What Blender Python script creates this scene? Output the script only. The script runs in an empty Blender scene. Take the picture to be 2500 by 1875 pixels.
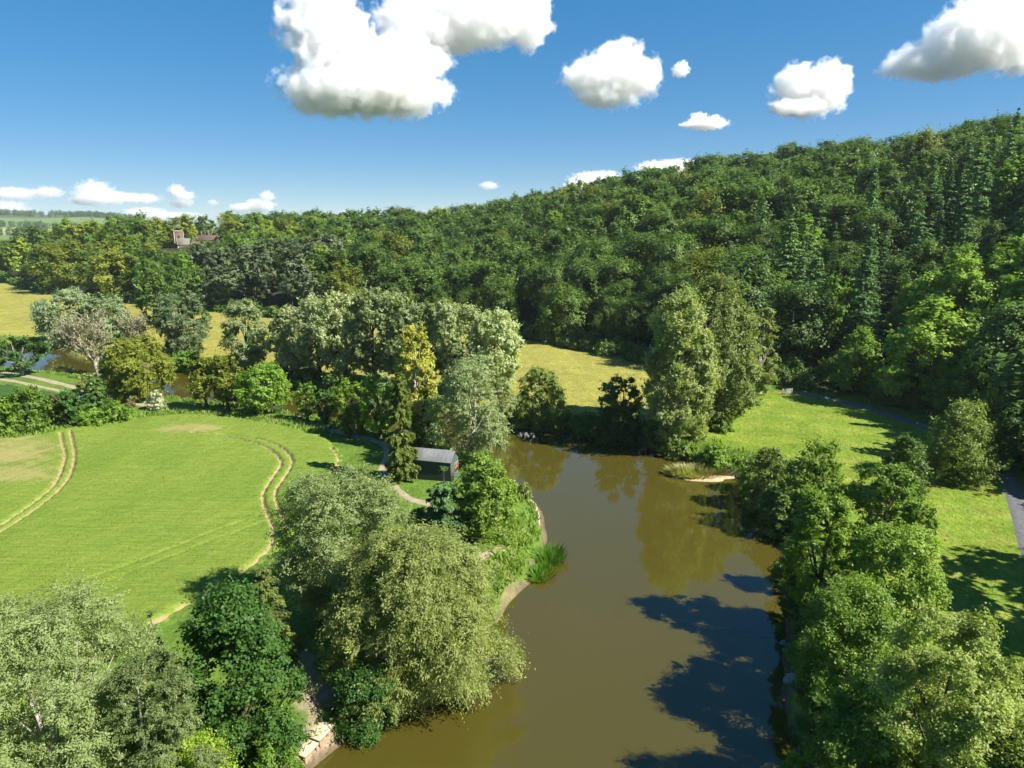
import bpy, bmesh, math, random
import numpy as np
from mathutils import Vector

# ------------------------------------------------------------------ basics
sc = bpy.context.scene
COL = sc.collection
H = 36.0                       # drone height over the water
PITCH = math.radians(13.0)
F = 1475.0                     # focal length in units of a 2212 px wide frame
CX, CY = 1106.0, 829.5
SP, CP = math.sin(PITCH), math.cos(PITCH)
GZ = 2.0                       # level of the river flats above the water
SUN_EL = math.radians(43.0)
SUN_AZ = math.atan2(0.935, -0.355)     # clockwise from +Y
SUNV = Vector((math.sin(SUN_AZ)*math.cos(SUN_EL), math.cos(SUN_AZ)*math.cos(SUN_EL), math.sin(SUN_EL)))

def at(x, y, z=GZ):
    """point of the level z seen at picture position x, y"""
    u = (x-CX)/F; v = (CY-y)/F
    d = np.array([u, CP+v*SP, -SP+v*CP])
    t = (z-H)/d[2]
    return np.array([d[0]*t, d[1]*t, z])

def atY(x, y, Y):
    """point at ground depth Y seen at picture position x, y"""
    u = (x-CX)/F; v = (CY-y)/F
    d = np.array([u, CP+v*SP, -SP+v*CP])
    return np.array([0, 0, H]) + d*(Y/d[1])

def proj(X, Y, Z):
    dz = Z-H
    dep = Y*CP-dz*SP
    return CX+F*X/dep, CY-F*(Y*SP+dz*CP)/dep, dep

def spline(pts, n=6):
    """Catmull-Rom through 2D/3D points"""
    p = np.asarray(pts, float)
    q = np.vstack([2*p[0]-p[1], p, 2*p[-1]-p[-2]])
    out = []
    for i in range(1, len(q)-2):
        for k in range(n):
            t = k/n
            a, b, c, d = q[i-1], q[i], q[i+1], q[i+2]
            out.append(0.5*((2*b)+(-a+c)*t+(2*a-5*b+4*c-d)*t*t+(-a+3*b-3*c+d)*t**3))
    out.append(p[-1])
    return np.array(out)

def ground_line(px, z=GZ, n=6):
    return spline([at(x, y, z)[:2] for x, y in px], n)

def sst(a, b, x):
    t = np.clip((x-a)/(b-a), 0, 1)
    return t*t*(3-2*t)

def wob(X, Y, s, seed=0):
    """cheap smooth noise, about -1..1"""
    r = np.random.RandomState(seed)
    o = np.zeros_like(X, dtype=float)
    for k in range(6):
        a = r.uniform(0, 2*math.pi); f = (0.6+0.35*k)/s
        o += np.sin((X*math.cos(a)+Y*math.sin(a))*2*math.pi*f+r.uniform(0, 6.28))/(1+0.35*k)
    return o/2.2

def inside(X, Y, poly):
    p = np.asarray(poly); res = np.zeros(X.shape, bool)
    x0, y0 = p[:, 0], p[:, 1]; x1, y1 = np.roll(x0, -1), np.roll(y0, -1)
    for a, b, c, d in zip(x0, y0, x1, y1):
        if b == d: continue
        m = ((b > Y) != (d > Y))
        xi = a+(Y-b)*(c-a)/(d-b)
        res ^= m & (X < xi)
    return res

def line_dist(X, Y, line, closed=False, cap=None):
    p = np.asarray(line)[:, :2]
    q = np.roll(p, -1, axis=0) if closed else p[1:]
    r = p if closed else p[:-1]
    best = np.full(X.shape, 1e9)
    for (a, b), (c, d) in zip(r, q):
        ex, ey = c-a, d-b
        l2 = ex*ex+ey*ey+1e-9
        t = np.clip(((X-a)*ex+(Y-b)*ey)/l2, 0, 1)
        dd = (X-a-t*ex)**2+(Y-b-t*ey)**2
        np.minimum(best, dd, out=best)
    return np.sqrt(best)

# ------------------------------------------------------------------ tagging
def tag(o, label=None, cat=None, group=None, kind=None):
    if label: o['label'] = label
    if cat: o['category'] = cat
    if group: o['group'] = group
    if kind: o['kind'] = kind
    return o

def empty(name, loc, rz=0.0):
    o = bpy.data.objects.new(name, None)
    o.empty_display_size = 0.5
    COL.objects.link(o)
    o.location = [float(c) for c in loc]; o.rotation_euler = (0, 0, rz)
    return o

class MB:
    """collects quads and triangles for one mesh object"""
    def __init__(s):
        s.v = []; s.q = []; s.m = []; s.n = 0
    def add(s, verts, quads, mi=0):
        verts = np.asarray(verts, float).reshape(-1, 3); quads = np.asarray(quads, int).reshape(-1, 4)
        s.v.append(verts); s.q.append(quads+s.n); s.m.append(np.full(len(quads), mi)); s.n += len(verts)
        return s
    def box(s, c, d, mi=0, rz=0.0, taper=1.0):
        x, y, z = [k/2 for k in d]
        v = np.array([[-x, -y, -z], [x, -y, -z], [x, y, -z], [-x, y, -z], [-x*taper, -y*taper, z], [x*taper, -y*taper, z], [x*taper, y*taper, z], [-x*taper, y*taper, z]])
        if rz:
            cc, ss = math.cos(rz), math.sin(rz)
            v = v @ np.array([[cc, ss, 0], [-ss, cc, 0], [0, 0, 1]])
        return s.add(v+np.asarray(c, float), [[0, 3, 2, 1], [4, 5, 6, 7], [0, 1, 5, 4], [1, 2, 6, 5], [2, 3, 7, 6], [3, 0, 4, 7]], mi)
    def tube(s, path, rad, sides=6, mi=0):
        p = np.asarray(path, float); k = len(p)
        rad = np.broadcast_to(np.asarray(rad, float), (k,))
        t = np.gradient(p, axis=0); t /= np.linalg.norm(t, axis=1)[:, None]+1e-9
        ref = np.where(np.abs(t[:, 2:3]) > 0.9, [[1., 0, 0]], [[0., 0, 1]])
        a = np.cross(t, ref); a /= np.linalg.norm(a, axis=1)[:, None]+1e-9
        b = np.cross(t, a)
        ang = np.arange(sides)*2*math.pi/sides
        ring = p[:, None, :]+rad[:, None, None]*(np.cos(ang)[None, :, None]*a[:, None, :]+np.sin(ang)[None, :, None]*b[:, None, :])
        i = np.arange(k-1)[:, None]*sides; j = np.arange(sides)[None, :]; jn = (j+1) % sides
        q = np.stack([i+j, i+jn, i+sides+jn, i+sides+j], -1).reshape(-1, 4)
        return s.add(ring.reshape(-1, 3), q, mi)
    def build(s, name, mats, parent=None, loc=None, smooth=False, link=True):
        me = s.mesh(name, mats, smooth)
        o = bpy.data.objects.new(name, me)
        COL.objects.link(o)
        if parent: o.parent = parent
        if loc is not None: o.location = [float(c) for c in loc]
        return o
    def mesh(s, name, mats, smooth=False):
        me = bpy.data.meshes.new(name)
        if s.v:
            v = np.concatenate(s.v); q = np.concatenate(s.q); m = np.concatenate(s.m)
            fill_mesh(me, v, q)
            me.polygons.foreach_set('material_index', m.astype(np.int32))
        for mt in (mats if isinstance(mats, (list, tuple)) else [mats]): me.materials.append(mt)
        if smooth: me.polygons.foreach_set('use_smooth', np.ones(len(me.polygons), bool))
        me.update()
        return me

def fill_mesh(me, v, q):
    me.vertices.add(len(v)); me.vertices.foreach_set('co', np.ascontiguousarray(v, dtype=np.float32).ravel())
    me.loops.add(len(q)*4); me.loops.foreach_set('vertex_index', np.ascontiguousarray(q, dtype=np.int32).ravel())
    me.polygons.add(len(q)); me.polygons.foreach_set('loop_start', np.arange(len(q), dtype=np.int32)*4)
    me.update(calc_edges=True)


# ------------------------------------------------------------------ materials
def new_mat(name):
    m = bpy.data.materials.new(name); m.use_nodes = True
    nt = m.node_tree; nt.nodes.clear()
    return m, nt

def node(nt, t, **kw):
    n = nt.nodes.new(t)
    for k, v in kw.items(): setattr(n, k, v)
    return n

def rgb(c): return (c[0], c[1], c[2], 1.0)

def simple_mat(name, c1, c2=None, scale=3.0, rough=0.9, bump=0.0, stretch=None, spec=0.3, detail=6.0):
    m, nt = new_mat(name)
    out = node(nt, 'ShaderNodeOutputMaterial'); b = node(nt, 'ShaderNodeBsdfPrincipled')
    b.inputs['Roughness'].default_value = rough; b.inputs['Specular IOR Level'].default_value = spec
    nt.links.new(b.outputs[0], out.inputs[0])
    tc = node(nt, 'ShaderNodeTexCoord'); mp = node(nt, 'ShaderNodeMapping')
    nt.links.new(tc.outputs['Object'], mp.inputs[0])
    if stretch: mp.inputs['Scale'].default_value = stretch
    nz = node(nt, 'ShaderNodeTexNoise'); nz.inputs['Scale'].default_value = scale; nz.inputs['Detail'].default_value = detail
    nt.links.new(mp.outputs[0], nz.inputs[0])
    mx = node(nt, 'ShaderNodeMix', data_type='RGBA')
    cr = node(nt, 'ShaderNodeMapRange'); cr.inputs[1].default_value = 0.3; cr.inputs[2].default_value = 0.7
    nt.links.new(nz.outputs[0], cr.inputs[0]); nt.links.new(cr.outputs[0], mx.inputs[0])
    mx.inputs[6].default_value = rgb(c1); mx.inputs[7].default_value = rgb(c2 or [k*0.6 for k in c1])
    nt.links.new(mx.outputs[2], b.inputs['Base Color'])
    if bump:
        bp = node(nt, 'ShaderNodeBump'); bp.inputs['Strength'].default_value = bump; bp.inputs['Distance'].default_value = 0.1
        nt.links.new(nz.outputs[0], bp.inputs['Height']); nt.links.new(bp.outputs[0], b.inputs['Normal'])
    return m

def leaf_mat(name, c_dark, c_light, var='object', trans=0.35, clump=0.12, gloss=0.22):
    """foliage: every leaf its own tone, every tree and bough its own tint"""
    m, nt = new_mat(name); L = nt.links.new
    out = node(nt, 'ShaderNodeOutputMaterial')
    geo = node(nt, 'ShaderNodeNewGeometry')
    tc = node(nt, 'ShaderNodeTexCoord')
    nz = node(nt, 'ShaderNodeTexNoise'); nz.inputs['Scale'].default_value = clump*3.0; nz.inputs['Detail'].default_value = 2.0
    L(tc.outputs['Object'], nz.inputs[0])
    if var == 'object':
        oi = node(nt, 'ShaderNodeObjectInfo'); vsrc = oi.outputs['Random']
    else:
        at_ = node(nt, 'ShaderNodeAttribute', attribute_name='tree_tint'); vsrc = at_.outputs['Fac']
    a = node(nt, 'ShaderNodeMath', operation='MULTIPLY'); L(vsrc, a.inputs[0]); a.inputs[1].default_value = 0.75
    b = node(nt, 'ShaderNodeMath', operation='MULTIPLY_ADD'); L(geo.outputs['Random Per Island'], b.inputs[0]); b.inputs[1].default_value = 0.45; L(a.outputs[0], b.inputs[2])
    c = node(nt, 'ShaderNodeMath', operation='MULTIPLY_ADD'); L(nz.outputs[0], c.inputs[0]); c.inputs[1].default_value = 0.9; L(b.outputs[0], c.inputs[2])
    d = node(nt, 'ShaderNodeMapRange'); L(c.outputs[0], d.inputs[0]); d.inputs[1].default_value = 0.40; d.inputs[2].default_value = 1.6
    mx = node(nt, 'ShaderNodeMix', data_type='RGBA'); L(d.outputs[0], mx.inputs[0])
    mx.inputs[6].default_value = rgb(c_dark); mx.inputs[7].default_value = rgb(c_light)
    pb = node(nt, 'ShaderNodeBsdfPrincipled'); pb.inputs['Roughness'].default_value = 0.5; pb.inputs['Specular IOR Level'].default_value = gloss
    L(mx.outputs[2], pb.inputs['Base Color'])
    tr = node(nt, 'ShaderNodeBsdfTranslucent')
    hs = node(nt, 'ShaderNodeMix', data_type='RGBA', blend_type='MULTIPLY'); hs.inputs[0].default_value = 1.0
    L(mx.outputs[2], hs.inputs[6]); hs.inputs[7].default_value = (1.25, 1.40, 0.5, 1)
    L(hs.outputs[2], tr.inputs['Color'])
    ms = node(nt, 'ShaderNodeMixShader'); ms.inputs[0].default_value = trans
    L(pb.outputs[0], ms.inputs[1]); L(tr.outputs[0], ms.inputs[2]); L(ms.outputs[0], out.inputs[0])
    return m

M = {}
M['bark'] = simple_mat('bark', (0.10, 0.08, 0.06), (0.05, 0.04, 0.03), 6, bump=0.5)
M['bark_pale'] = simple_mat('pale_bark', (0.42, 0.39, 0.34), (0.20, 0.18, 0.15), 4, bump=0.3)
M['bark_dead'] = simple_mat('dead_wood', (0.33, 0.31, 0.23), (0.22, 0.205, 0.15), 3, bump=0.3)
LEAFC = {   # dark, light
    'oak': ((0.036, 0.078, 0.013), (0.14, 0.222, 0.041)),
    'olive': ((0.095, 0.125, 0.015), (0.26, 0.29, 0.042)),
    'maple': ((0.08, 0.165, 0.02), (0.225, 0.35, 0.048)),
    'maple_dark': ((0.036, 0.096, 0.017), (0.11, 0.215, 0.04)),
    'lime':    ((0.120, 0.185, 0.016), (0.290, 0.370, 0.045)),
    'silver': ((0.13, 0.178, 0.066), (0.37, 0.43, 0.22)),
    'silver_blue': ((0.1, 0.15, 0.07), (0.28, 0.35, 0.19)),
    'willow': ((0.13, 0.172, 0.04), (0.36, 0.4, 0.135)),
    'poplar': ((0.13, 0.175, 0.045), (0.34, 0.39, 0.145)),
    'yellow': ((0.27, 0.285, 0.045), (0.52, 0.51, 0.115)),
    'alder': ((0.078, 0.15, 0.02), (0.24, 0.345, 0.056)),
    'alder_bright': ((0.115, 0.2, 0.02), (0.31, 0.42, 0.055)),
    'alder_pale': ((0.115, 0.17, 0.032), (0.32, 0.385, 0.1)),
    'fir': ((0.058, 0.128, 0.04), (0.2, 0.33, 0.1)),
    'spruce':  ((0.036, 0.064, 0.014), (0.135, 0.175, 0.036)),
    'yew':     ((0.024, 0.062, 0.014), (0.082, 0.155, 0.032)),
    'pine':    ((0.055, 0.086, 0.038), (0.145, 0.190, 0.085)),
    'larch': ((0.058, 0.094, 0.018), (0.18, 0.228, 0.046)),
    'brown':   ((0.130, 0.095, 0.050), (0.260, 0.200, 0.115)),
    'deadleaf': ((0.235, 0.232, 0.12), (0.4, 0.385, 0.215)),
    'white':   ((0.300, 0.330, 0.200), (0.650, 0.660, 0.520)),
    'reed':    ((0.055, 0.145, 0.012), (0.140, 0.280, 0.030)),
    'crop': ((0.085, 0.150, 0.016), (0.145, 0.205, 0.032)),
    'silver_near': ((0.105, 0.155, 0.048), (0.300, 0.365, 0.150)),
    'silver_grove': ((0.190, 0.240, 0.095), (0.480, 0.530, 0.290)),
    'maple_slope': ((0.105, 0.195, 0.022), (0.290, 0.415, 0.055)),
    'dryreed': ((0.190, 0.195, 0.060), (0.400, 0.380, 0.170)),
}
def LM(k, var='object'):
    key = 'leaf_'+k+('' if var == 'object' else '_mass')
    if key not in M:
        tr = 0.25 if k in ('fir', 'spruce', 'yew', 'pine') else 0.32 if k == 'oak' else 0.44
        M[key] = leaf_mat(('foliage_'+k+('' if var == 'object' else '_mass')), *LEAFC[k], var=var, trans=tr)
    return M[key]

# ------------------------------------------------------------------ river, roads, zones in the plan
left_bank = [(560, 2100), (600, 1900), (640, 1740), (675, 1659), (740, 1603), (800, 1568), (880, 1545), (960, 1490), (1040, 1405),
             (1090, 1318), (1120, 1283), (1146, 1255), (1160, 1228), (1176, 1200), (1172, 1165), (1168, 1118), (1150, 1085), (1112, 1058),
             (1088, 1032), (1060, 1008), (1000, 982), (900, 958), (800, 934), (650, 903), (560, 890), (450, 876), (368, 866),
             (280, 848), (190, 822), (60, 808), (-60, 800), (-260, 790), (-700, 770)]
far_bank = [(-700, 716), (-260, 732), (0, 748), (70, 752), (130, 757), (170, 772), (250, 786), (370, 797), (430, 802), (520, 815), (640, 832), (750, 850),
            (870, 878), (980, 905), (1080, 922), (1130, 926), (1200, 932), (1280, 938), (1340, 950), (1400, 966), (1450, 984), (1510, 1000), (1560, 1016),
            (1592, 1036), (1622, 1058), (1655, 1092), (1690, 1140), (1702, 1190), (1698, 1240), (1700, 1300), (1704, 1350), (1700, 1410), (1706, 1480),
            (1718, 1560), (1732, 1659), (1760, 1760), (1800, 1900), (1850, 2100)]
LB = ground_line(left_bank, 0.0, 5); FB = ground_line(far_bank, 0.0, 5)
def roughen(line, amp, s, seed):
    l = line.copy(); n = np.gradient(l, axis=0); n = np.stack([-n[:, 1], n[:, 0]], 1); n /= np.linalg.norm(n, axis=1)[:, None]+1e-9
    return l+n*(amp*wob(l[:, 0], l[:, 1], s, seed))[:, None]
LB = roughen(LB, 0.35, 7, 1); FB = roughen(FB, 0.5, 9, 2)
RIVER = np.vstack([LB, FB])

wood_edge_px = [(-700, 585), (-300, 598), (0, 604), (90, 632), (250, 652), (430, 668), (560, 684), (700, 694), (930, 712), (1100, 727), (1250, 757),
                (1400, 787), (1560, 818), (1700, 834), (1850, 856), (1950, 880)]
WE = [tuple(at(x, y)[:2]) for x, y in wood_edge_px] + [(78, 118), (76, 96), (69, 79), (60, 63), (51, 47), (42, 30), (33, 5), (26, -20)]
WEa = np.array([math.atan2(x, y) for x, y in WE]); WEd = np.array([math.hypot(x, y) for x, y in WE])
# ridge: picture x, y of the skyline (tree tops) and its depth
ridge_px = [(-700, 520, 520), (-200, 508, 540), (0, 506, 560), (150, 500, 540), (300, 492, 520), (380, 488, 500), (520, 482, 560), (650, 480, 560), (760, 476, 560), (860, 474, 560),
            (1000, 463, 560), (1130, 437, 510), (1250, 409, 470), (1380, 383, 440), (1500, 361, 415), (1650, 339, 395), (1800, 317, 375), (1920, 301, 360), (2050, 277, 340), (2212, 249, 318), (2500, 225, 270), (3000, 225, 200)]
RI = []
for x, y, Y in ridge_px:
    p = atY(x, y, Y); RI.append((math.atan2(p[0], p[1]), math.hypot(p[0], p[1]), p[2]-(13.0+6.0*min(1.0, max(0.0, (x-1000)/1100)))))
RI += [(math.radians(75), 150, 60), (math.radians(95), 130, 60)]
RI = np.array(RI)
SPOT = [(at(40, 545, 19.0)[:2])]

def wood_t(X, Y):
    az = np.arctan2(X, Y); d = np.hypot(X, Y)
    db = np.interp(az, WEa, WEd); dr = np.interp(az, RI[:, 0], RI[:, 1]); zr = np.interp(az, RI[:, 0], RI[:, 2])
    return az, d, db, dr, zr

def height(X, Y):
    X = np.asarray(X, float); Y = np.asarray(Y, float)
    az, d, db, dr, zr = wood_t(X, Y)
    t = np.clip((d-db)/(dr-db), 0, 1.0)
    z = GZ+(zr-GZ)*(1-(1-t)**1.55)
    z = z+np.where(t > 0.02, 1.6*wob(X, Y, 70, 5)*np.clip(t*4, 0, 1), 0)
    # far country beyond the first ridge
    far = sst(900, 2200, d)
    lefty = sst(-0.30, -0.50, az)
    zf = 10+(4+lefty*0)*sst(1500, 2600, d)+(6+64*sst(-0.36, -0.56, az))*sst(2500, 3600, d)*(1+0.10*wob(X, Y, 900, 8))
    z = np.where(d > 900, z*(1-far)+zf*far, z)
    # gentle unevenness on the flats
    z = z+0.10*wob(X, Y, 22, 3)*np.where(t <= 0.02, 1, 0)*flat_keep(X, Y)
    # bank
    s = river_s(X, Y)
    bank = -1.3+1.35*sst(-2.2, 0.05, s)+0.75*sst(0, 0.9, s)+1.2*sst(0.5, 4.5, s)
    return np.where(s < 5.0, np.minimum(z, bank), z)

_cache = {}
def flat_keep(X, Y): return 1.0
def river_s(X, Y):
    X = np.atleast_1d(np.asarray(X, float)); Y = np.atleast_1d(np.asarray(Y, float))
    out = np.full(X.shape, 50.0)
    near = (np.hypot(X, Y) < 420)
    if near.any():
        xs, ys = X[near], Y[near]
        dd = line_dist(xs, ys, RIVER, closed=True)
        out[near] = np.where(inside(xs, ys, RIVER), -dd, dd)
    return out

def gz(x, y): return float(height(np.array([x]), np.array([y]))[0])

# ------------------------------------------------------------------ ground sheet
road_px = [(1700, 846), (1740, 850), (1800, 862), (1850, 875), (1900, 889), (1950, 904), (2005, 925)]
ROAD = spline([tuple(at(x, y)[:2]) for x, y in road_px]+[(74.5, 104), (70.5, 93), (63.5, 80), (54.5, 65), (45.5, 49), (37, 33), (30, 18), (22, -5)], 6)
track_px = [(-500, 762), (-200, 782), (0, 804), (60, 814), (120, 826), (180, 842), (240, 858), (290, 871), (400, 888), (480, 896), (560, 905), (640, 915), (720, 930), (790, 946), (835, 962)]
TRACK = ground_line(track_px)
TRACK2 = ground_line([(-500, 774), (-200, 796), (0, 820), (60, 830), (110, 840), (160, 853), (215, 868)])
HUTPATH = ground_line([(835, 962), (838, 985), (825, 1010), (838, 1035), (862, 1062), (890, 1080), (935, 1092), (960, 1130), (1000, 1210), (1090, 1180)])
LOWPATH = ground_line([(640, 1420), (668, 1470), (690, 1520), (680, 1575), (655, 1610), (620, 1680)])
FIELD = ground_line([(-700, 990), (-200, 955), (0, 952), (70, 944), (150, 928), (290, 909), (400, 898), (480, 903), (560, 912), (640, 928), (705, 952), (735, 985), (728, 1012), (705, 1045), (670, 1100), (640, 1150),
                     (600, 1185), (560, 1215), (482, 1265), (390, 1320), (288, 1378), (180, 1440), (60, 1510), (-100, 1620), (-300, 1700), (-800, 1500)], n=4)
MEADOW = np.vstack([FB[:int(len(FB)*0.58)], [at(1402, 962)[:2], at(1440, 900)[:2], at(1600, 842)[:2]], np.array(WE)[:13][::-1]])
LAWN = np.vstack([FB[int(len(FB)*0.57):], [(20, -5)], ROAD[::-1], [at(1560, 845)[:2], at(1440, 900)[:2]]])

def polar_grid():
    az = np.concatenate([np.radians(np.arange(-180, -62, 4.0)), np.radians(np.arange(-60, -42, 1.0)), np.radians(np.arange(-42, 42, 0.22)), np.radians(np.arange(42, 62, 0.8)), np.radians(np.arange(62, 181, 4.0))])
    d = [2.0]
    while d[-1] < 4700:
        x = d[-1]
        st = 0.010 if x < 60 else (0.0075 if x < 230 else (0.012 if x < 700 else 0.04))
        d.append(x*(1+st)+ (0.15 if x < 25 else 0))
    d = np.array(d)
    A, D = np.meshgrid(az, d)
    return A, D

A, D = polar_grid()
nr, na = A.shape
X = np.sin(A)*D; Y = np.cos(A)*D
xf, yf = X.ravel(), Y.ravel()
Z = height(xf, yf)
V = np.stack([xf, yf, Z], 1)
i, j = np.meshgrid(np.arange(nr-1), np.arange(na-1), indexing='ij')
Q = np.stack([i*na+j, i*na+j+1, (i+1)*na+j+1, (i+1)*na+j], -1).reshape(-1, 4)
# zone tints
jx = xf+0.8*wob(xf, yf, 4, 11)+0.35*wob(xf, yf, 1.3, 12); jy = yf+0.8*wob(xf, yf, 4, 13)+0.35*wob(xf, yf, 1.3, 14)
S = river_s(xf, yf)
az_, d_, db_, dr_, zr_ = wood_t(xf, yf)
C = np.tile(np.array([0.075, 0.135, 0.018]), (len(xf), 1))
def paint(mask, c):
    mask = np.asarray(mask, float)[:, None]
    C[:] = C*(1-mask)+np.array(c)*mask
n1 = wob(xf, yf, 18, 21); n2 = wob(xf, yf, 5, 22); n3 = wob(xf, yf, 1.8, 23)
paint(np.clip(0.5+0.5*n2, 0, 1)*0.35, (0.105, 0.140, 0.026))
mead = inside(jx, jy, MEADOW) & (d_ < 520)
paint(mead, (0.205, 0.200, 0.044))
paint(mead*np.clip(n1*0.5+0.5*n2+0.1, 0, 1)*0.7, (0.165, 0.172, 0.034))
paint(mead*np.clip(n3*0.6+0.4*n1, 0, 1)*0.45, (0.280, 0.240, 0.065))
lawn = inside(jx, jy, LAWN)
paint(lawn, (0.128, 0.188, 0.022))
band = np.sin((xf*0.80+yf*0.60)*0.95+0.5*n1)
paint(lawn*np.clip(band, 0, 1)*0.35, (0.170, 0.205, 0.028))
paint(lawn*np.clip(n2*0.8+n3*0.4, 0, 1)*0.5, (0.250, 0.225, 0.060))
paint(lawn*np.clip(-n2*0.8+n3*0.3, 0, 1)*0.5, (0.090, 0.150, 0.018))
# tall grass strip on the far left bank and along both banks
paint(sst(9, 4, S)*sst(0.6, 2.0, S)*(~mead | (S < 7))*0.8, (0.075, 0.130, 0.020))
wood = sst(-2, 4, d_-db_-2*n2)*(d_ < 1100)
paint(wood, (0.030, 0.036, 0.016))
tl = np.minimum(line_dist(xf, yf, TRACK), 99)
# bare trodden soil near the banks
paint(sst(0.75, 0.15, S+0.45*n3+0.2*n2), (0.115, 0.088, 0.056))
paint(sst(0.0, -0.8, S), (0.09, 0.07, 0.03))
low = line_dist(xf, yf, LOWPATH)
paint(sst(1.6, 0.7, low+0.6*n3)*(S > 0.3), (0.24, 0.19, 0.125))
eb = line_dist(xf, yf, ground_line([(1100, 1120), (1085, 1180), (1075, 1230), (1110, 1265)]))
paint(sst(2.6, 0.8, eb+0.9*n3)*0.45, (0.20, 0.17, 0.09))
# far fields, seen over the first ridge at the left
ff = (d_ > 1500)
paint(ff, (0.10, 0.15, 0.045))
paint(ff*((d_ > 1800) & (d_ < 2350) & (az_ > -0.60) & (az_ < -0.40)), (0.16, 0.12, 0.09))
paint(ff*((d_ > 2350) & (d_ < 2900) & (az_ < -0.52)), (0.20, 0.24, 0.10))
paint(ff*((d_ > 2500) & (d_ < 3100) & (az_ > -0.52)), (0.11, 0.15, 0.06))
paint(ff*(d_ > 3300), (0.05, 0.075, 0.035))

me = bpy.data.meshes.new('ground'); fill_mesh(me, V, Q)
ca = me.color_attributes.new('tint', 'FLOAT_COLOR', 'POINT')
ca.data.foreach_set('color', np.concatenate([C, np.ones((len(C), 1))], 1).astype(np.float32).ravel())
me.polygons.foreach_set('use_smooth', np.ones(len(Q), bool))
def ground_mat():
    m, nt = new_mat('ground_cover'); L = nt.links.new
    out = node(nt, 'ShaderNodeOutputMaterial'); b = node(nt, 'ShaderNodeBsdfPrincipled')
    b.inputs['Roughness'].default_value = 0.95; b.inputs['Specular IOR Level'].default_value = 0.1
    L(b.outputs[0], out.inputs[0])
    a = node(nt, 'ShaderNodeAttribute', attribute_name='tint')
    tc = node(nt, 'ShaderNodeTexCoord')
    n1 = node(nt, 'ShaderNodeTexNoise'); n1.inputs['Scale'].default_value = 2.2; n1.inputs['Detail'].default_value = 8; n1.inputs['Roughness'].default_value = 0.7
    n2 = node(nt, 'ShaderNodeTexNoise'); n2.inputs['Scale'].default_value = 0.22; n2.inputs['Detail'].default_value = 6; n2.inputs['Roughness'].default_value = 0.65
    mp = node(nt, 'ShaderNodeMapping'); mp.inputs['Scale'].default_value = (1.0, 0.55, 1.0); mp.inputs['Rotation'].default_value = (0, 0, 0.5)
    L(tc.outputs['Object'], mp.inputs[0]); L(mp.outputs[0], n1.inputs[0]); L(tc.outputs['Object'], n2.inputs[0])
    r1 = node(nt, 'ShaderNodeMapRange'); L(n1.outputs[0], r1.inputs[0]); r1.inputs[1].default_value = 0.25; r1.inputs[2].default_value = 0.75; r1.inputs[3].default_value = 0.55; r1.inputs[4].default_value = 1.45
    r2 = node(nt, 'ShaderNodeMapRange'); L(n2.outputs[0], r2.inputs[0]); r2.inputs[1].default_value = 0.3; r2.inputs[2].default_value = 0.7; r2.inputs[3].default_value = 0.78; r2.inputs[4].default_value = 1.22
    mu = node(nt, 'ShaderNodeMath', operation='MULTIPLY'); L(r1.outputs[0], mu.inputs[0]); L(r2.outputs[0], mu.inputs[1])
    vm = node(nt, 'ShaderNodeVectorMath', operation='SCALE'); L(a.outputs['Color'], vm.inputs[0]); L(mu.outputs[0], vm.inputs[3])
    L(vm.outputs[0], b.inputs['Base Color'])
    bp = node(nt, 'ShaderNodeBump'); bp.inputs['Strength'].default_value = 0.8; bp.inputs['Distance'].default_value = 0.25
    L(n1.outputs[0], bp.inputs['Height']); L(bp.outputs[0], b.inputs['Normal'])
    return m
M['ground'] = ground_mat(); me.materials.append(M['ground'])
g = bpy.data.objects.new('ground', me); COL.objects.link(g); tag(g, kind='structure')

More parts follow.
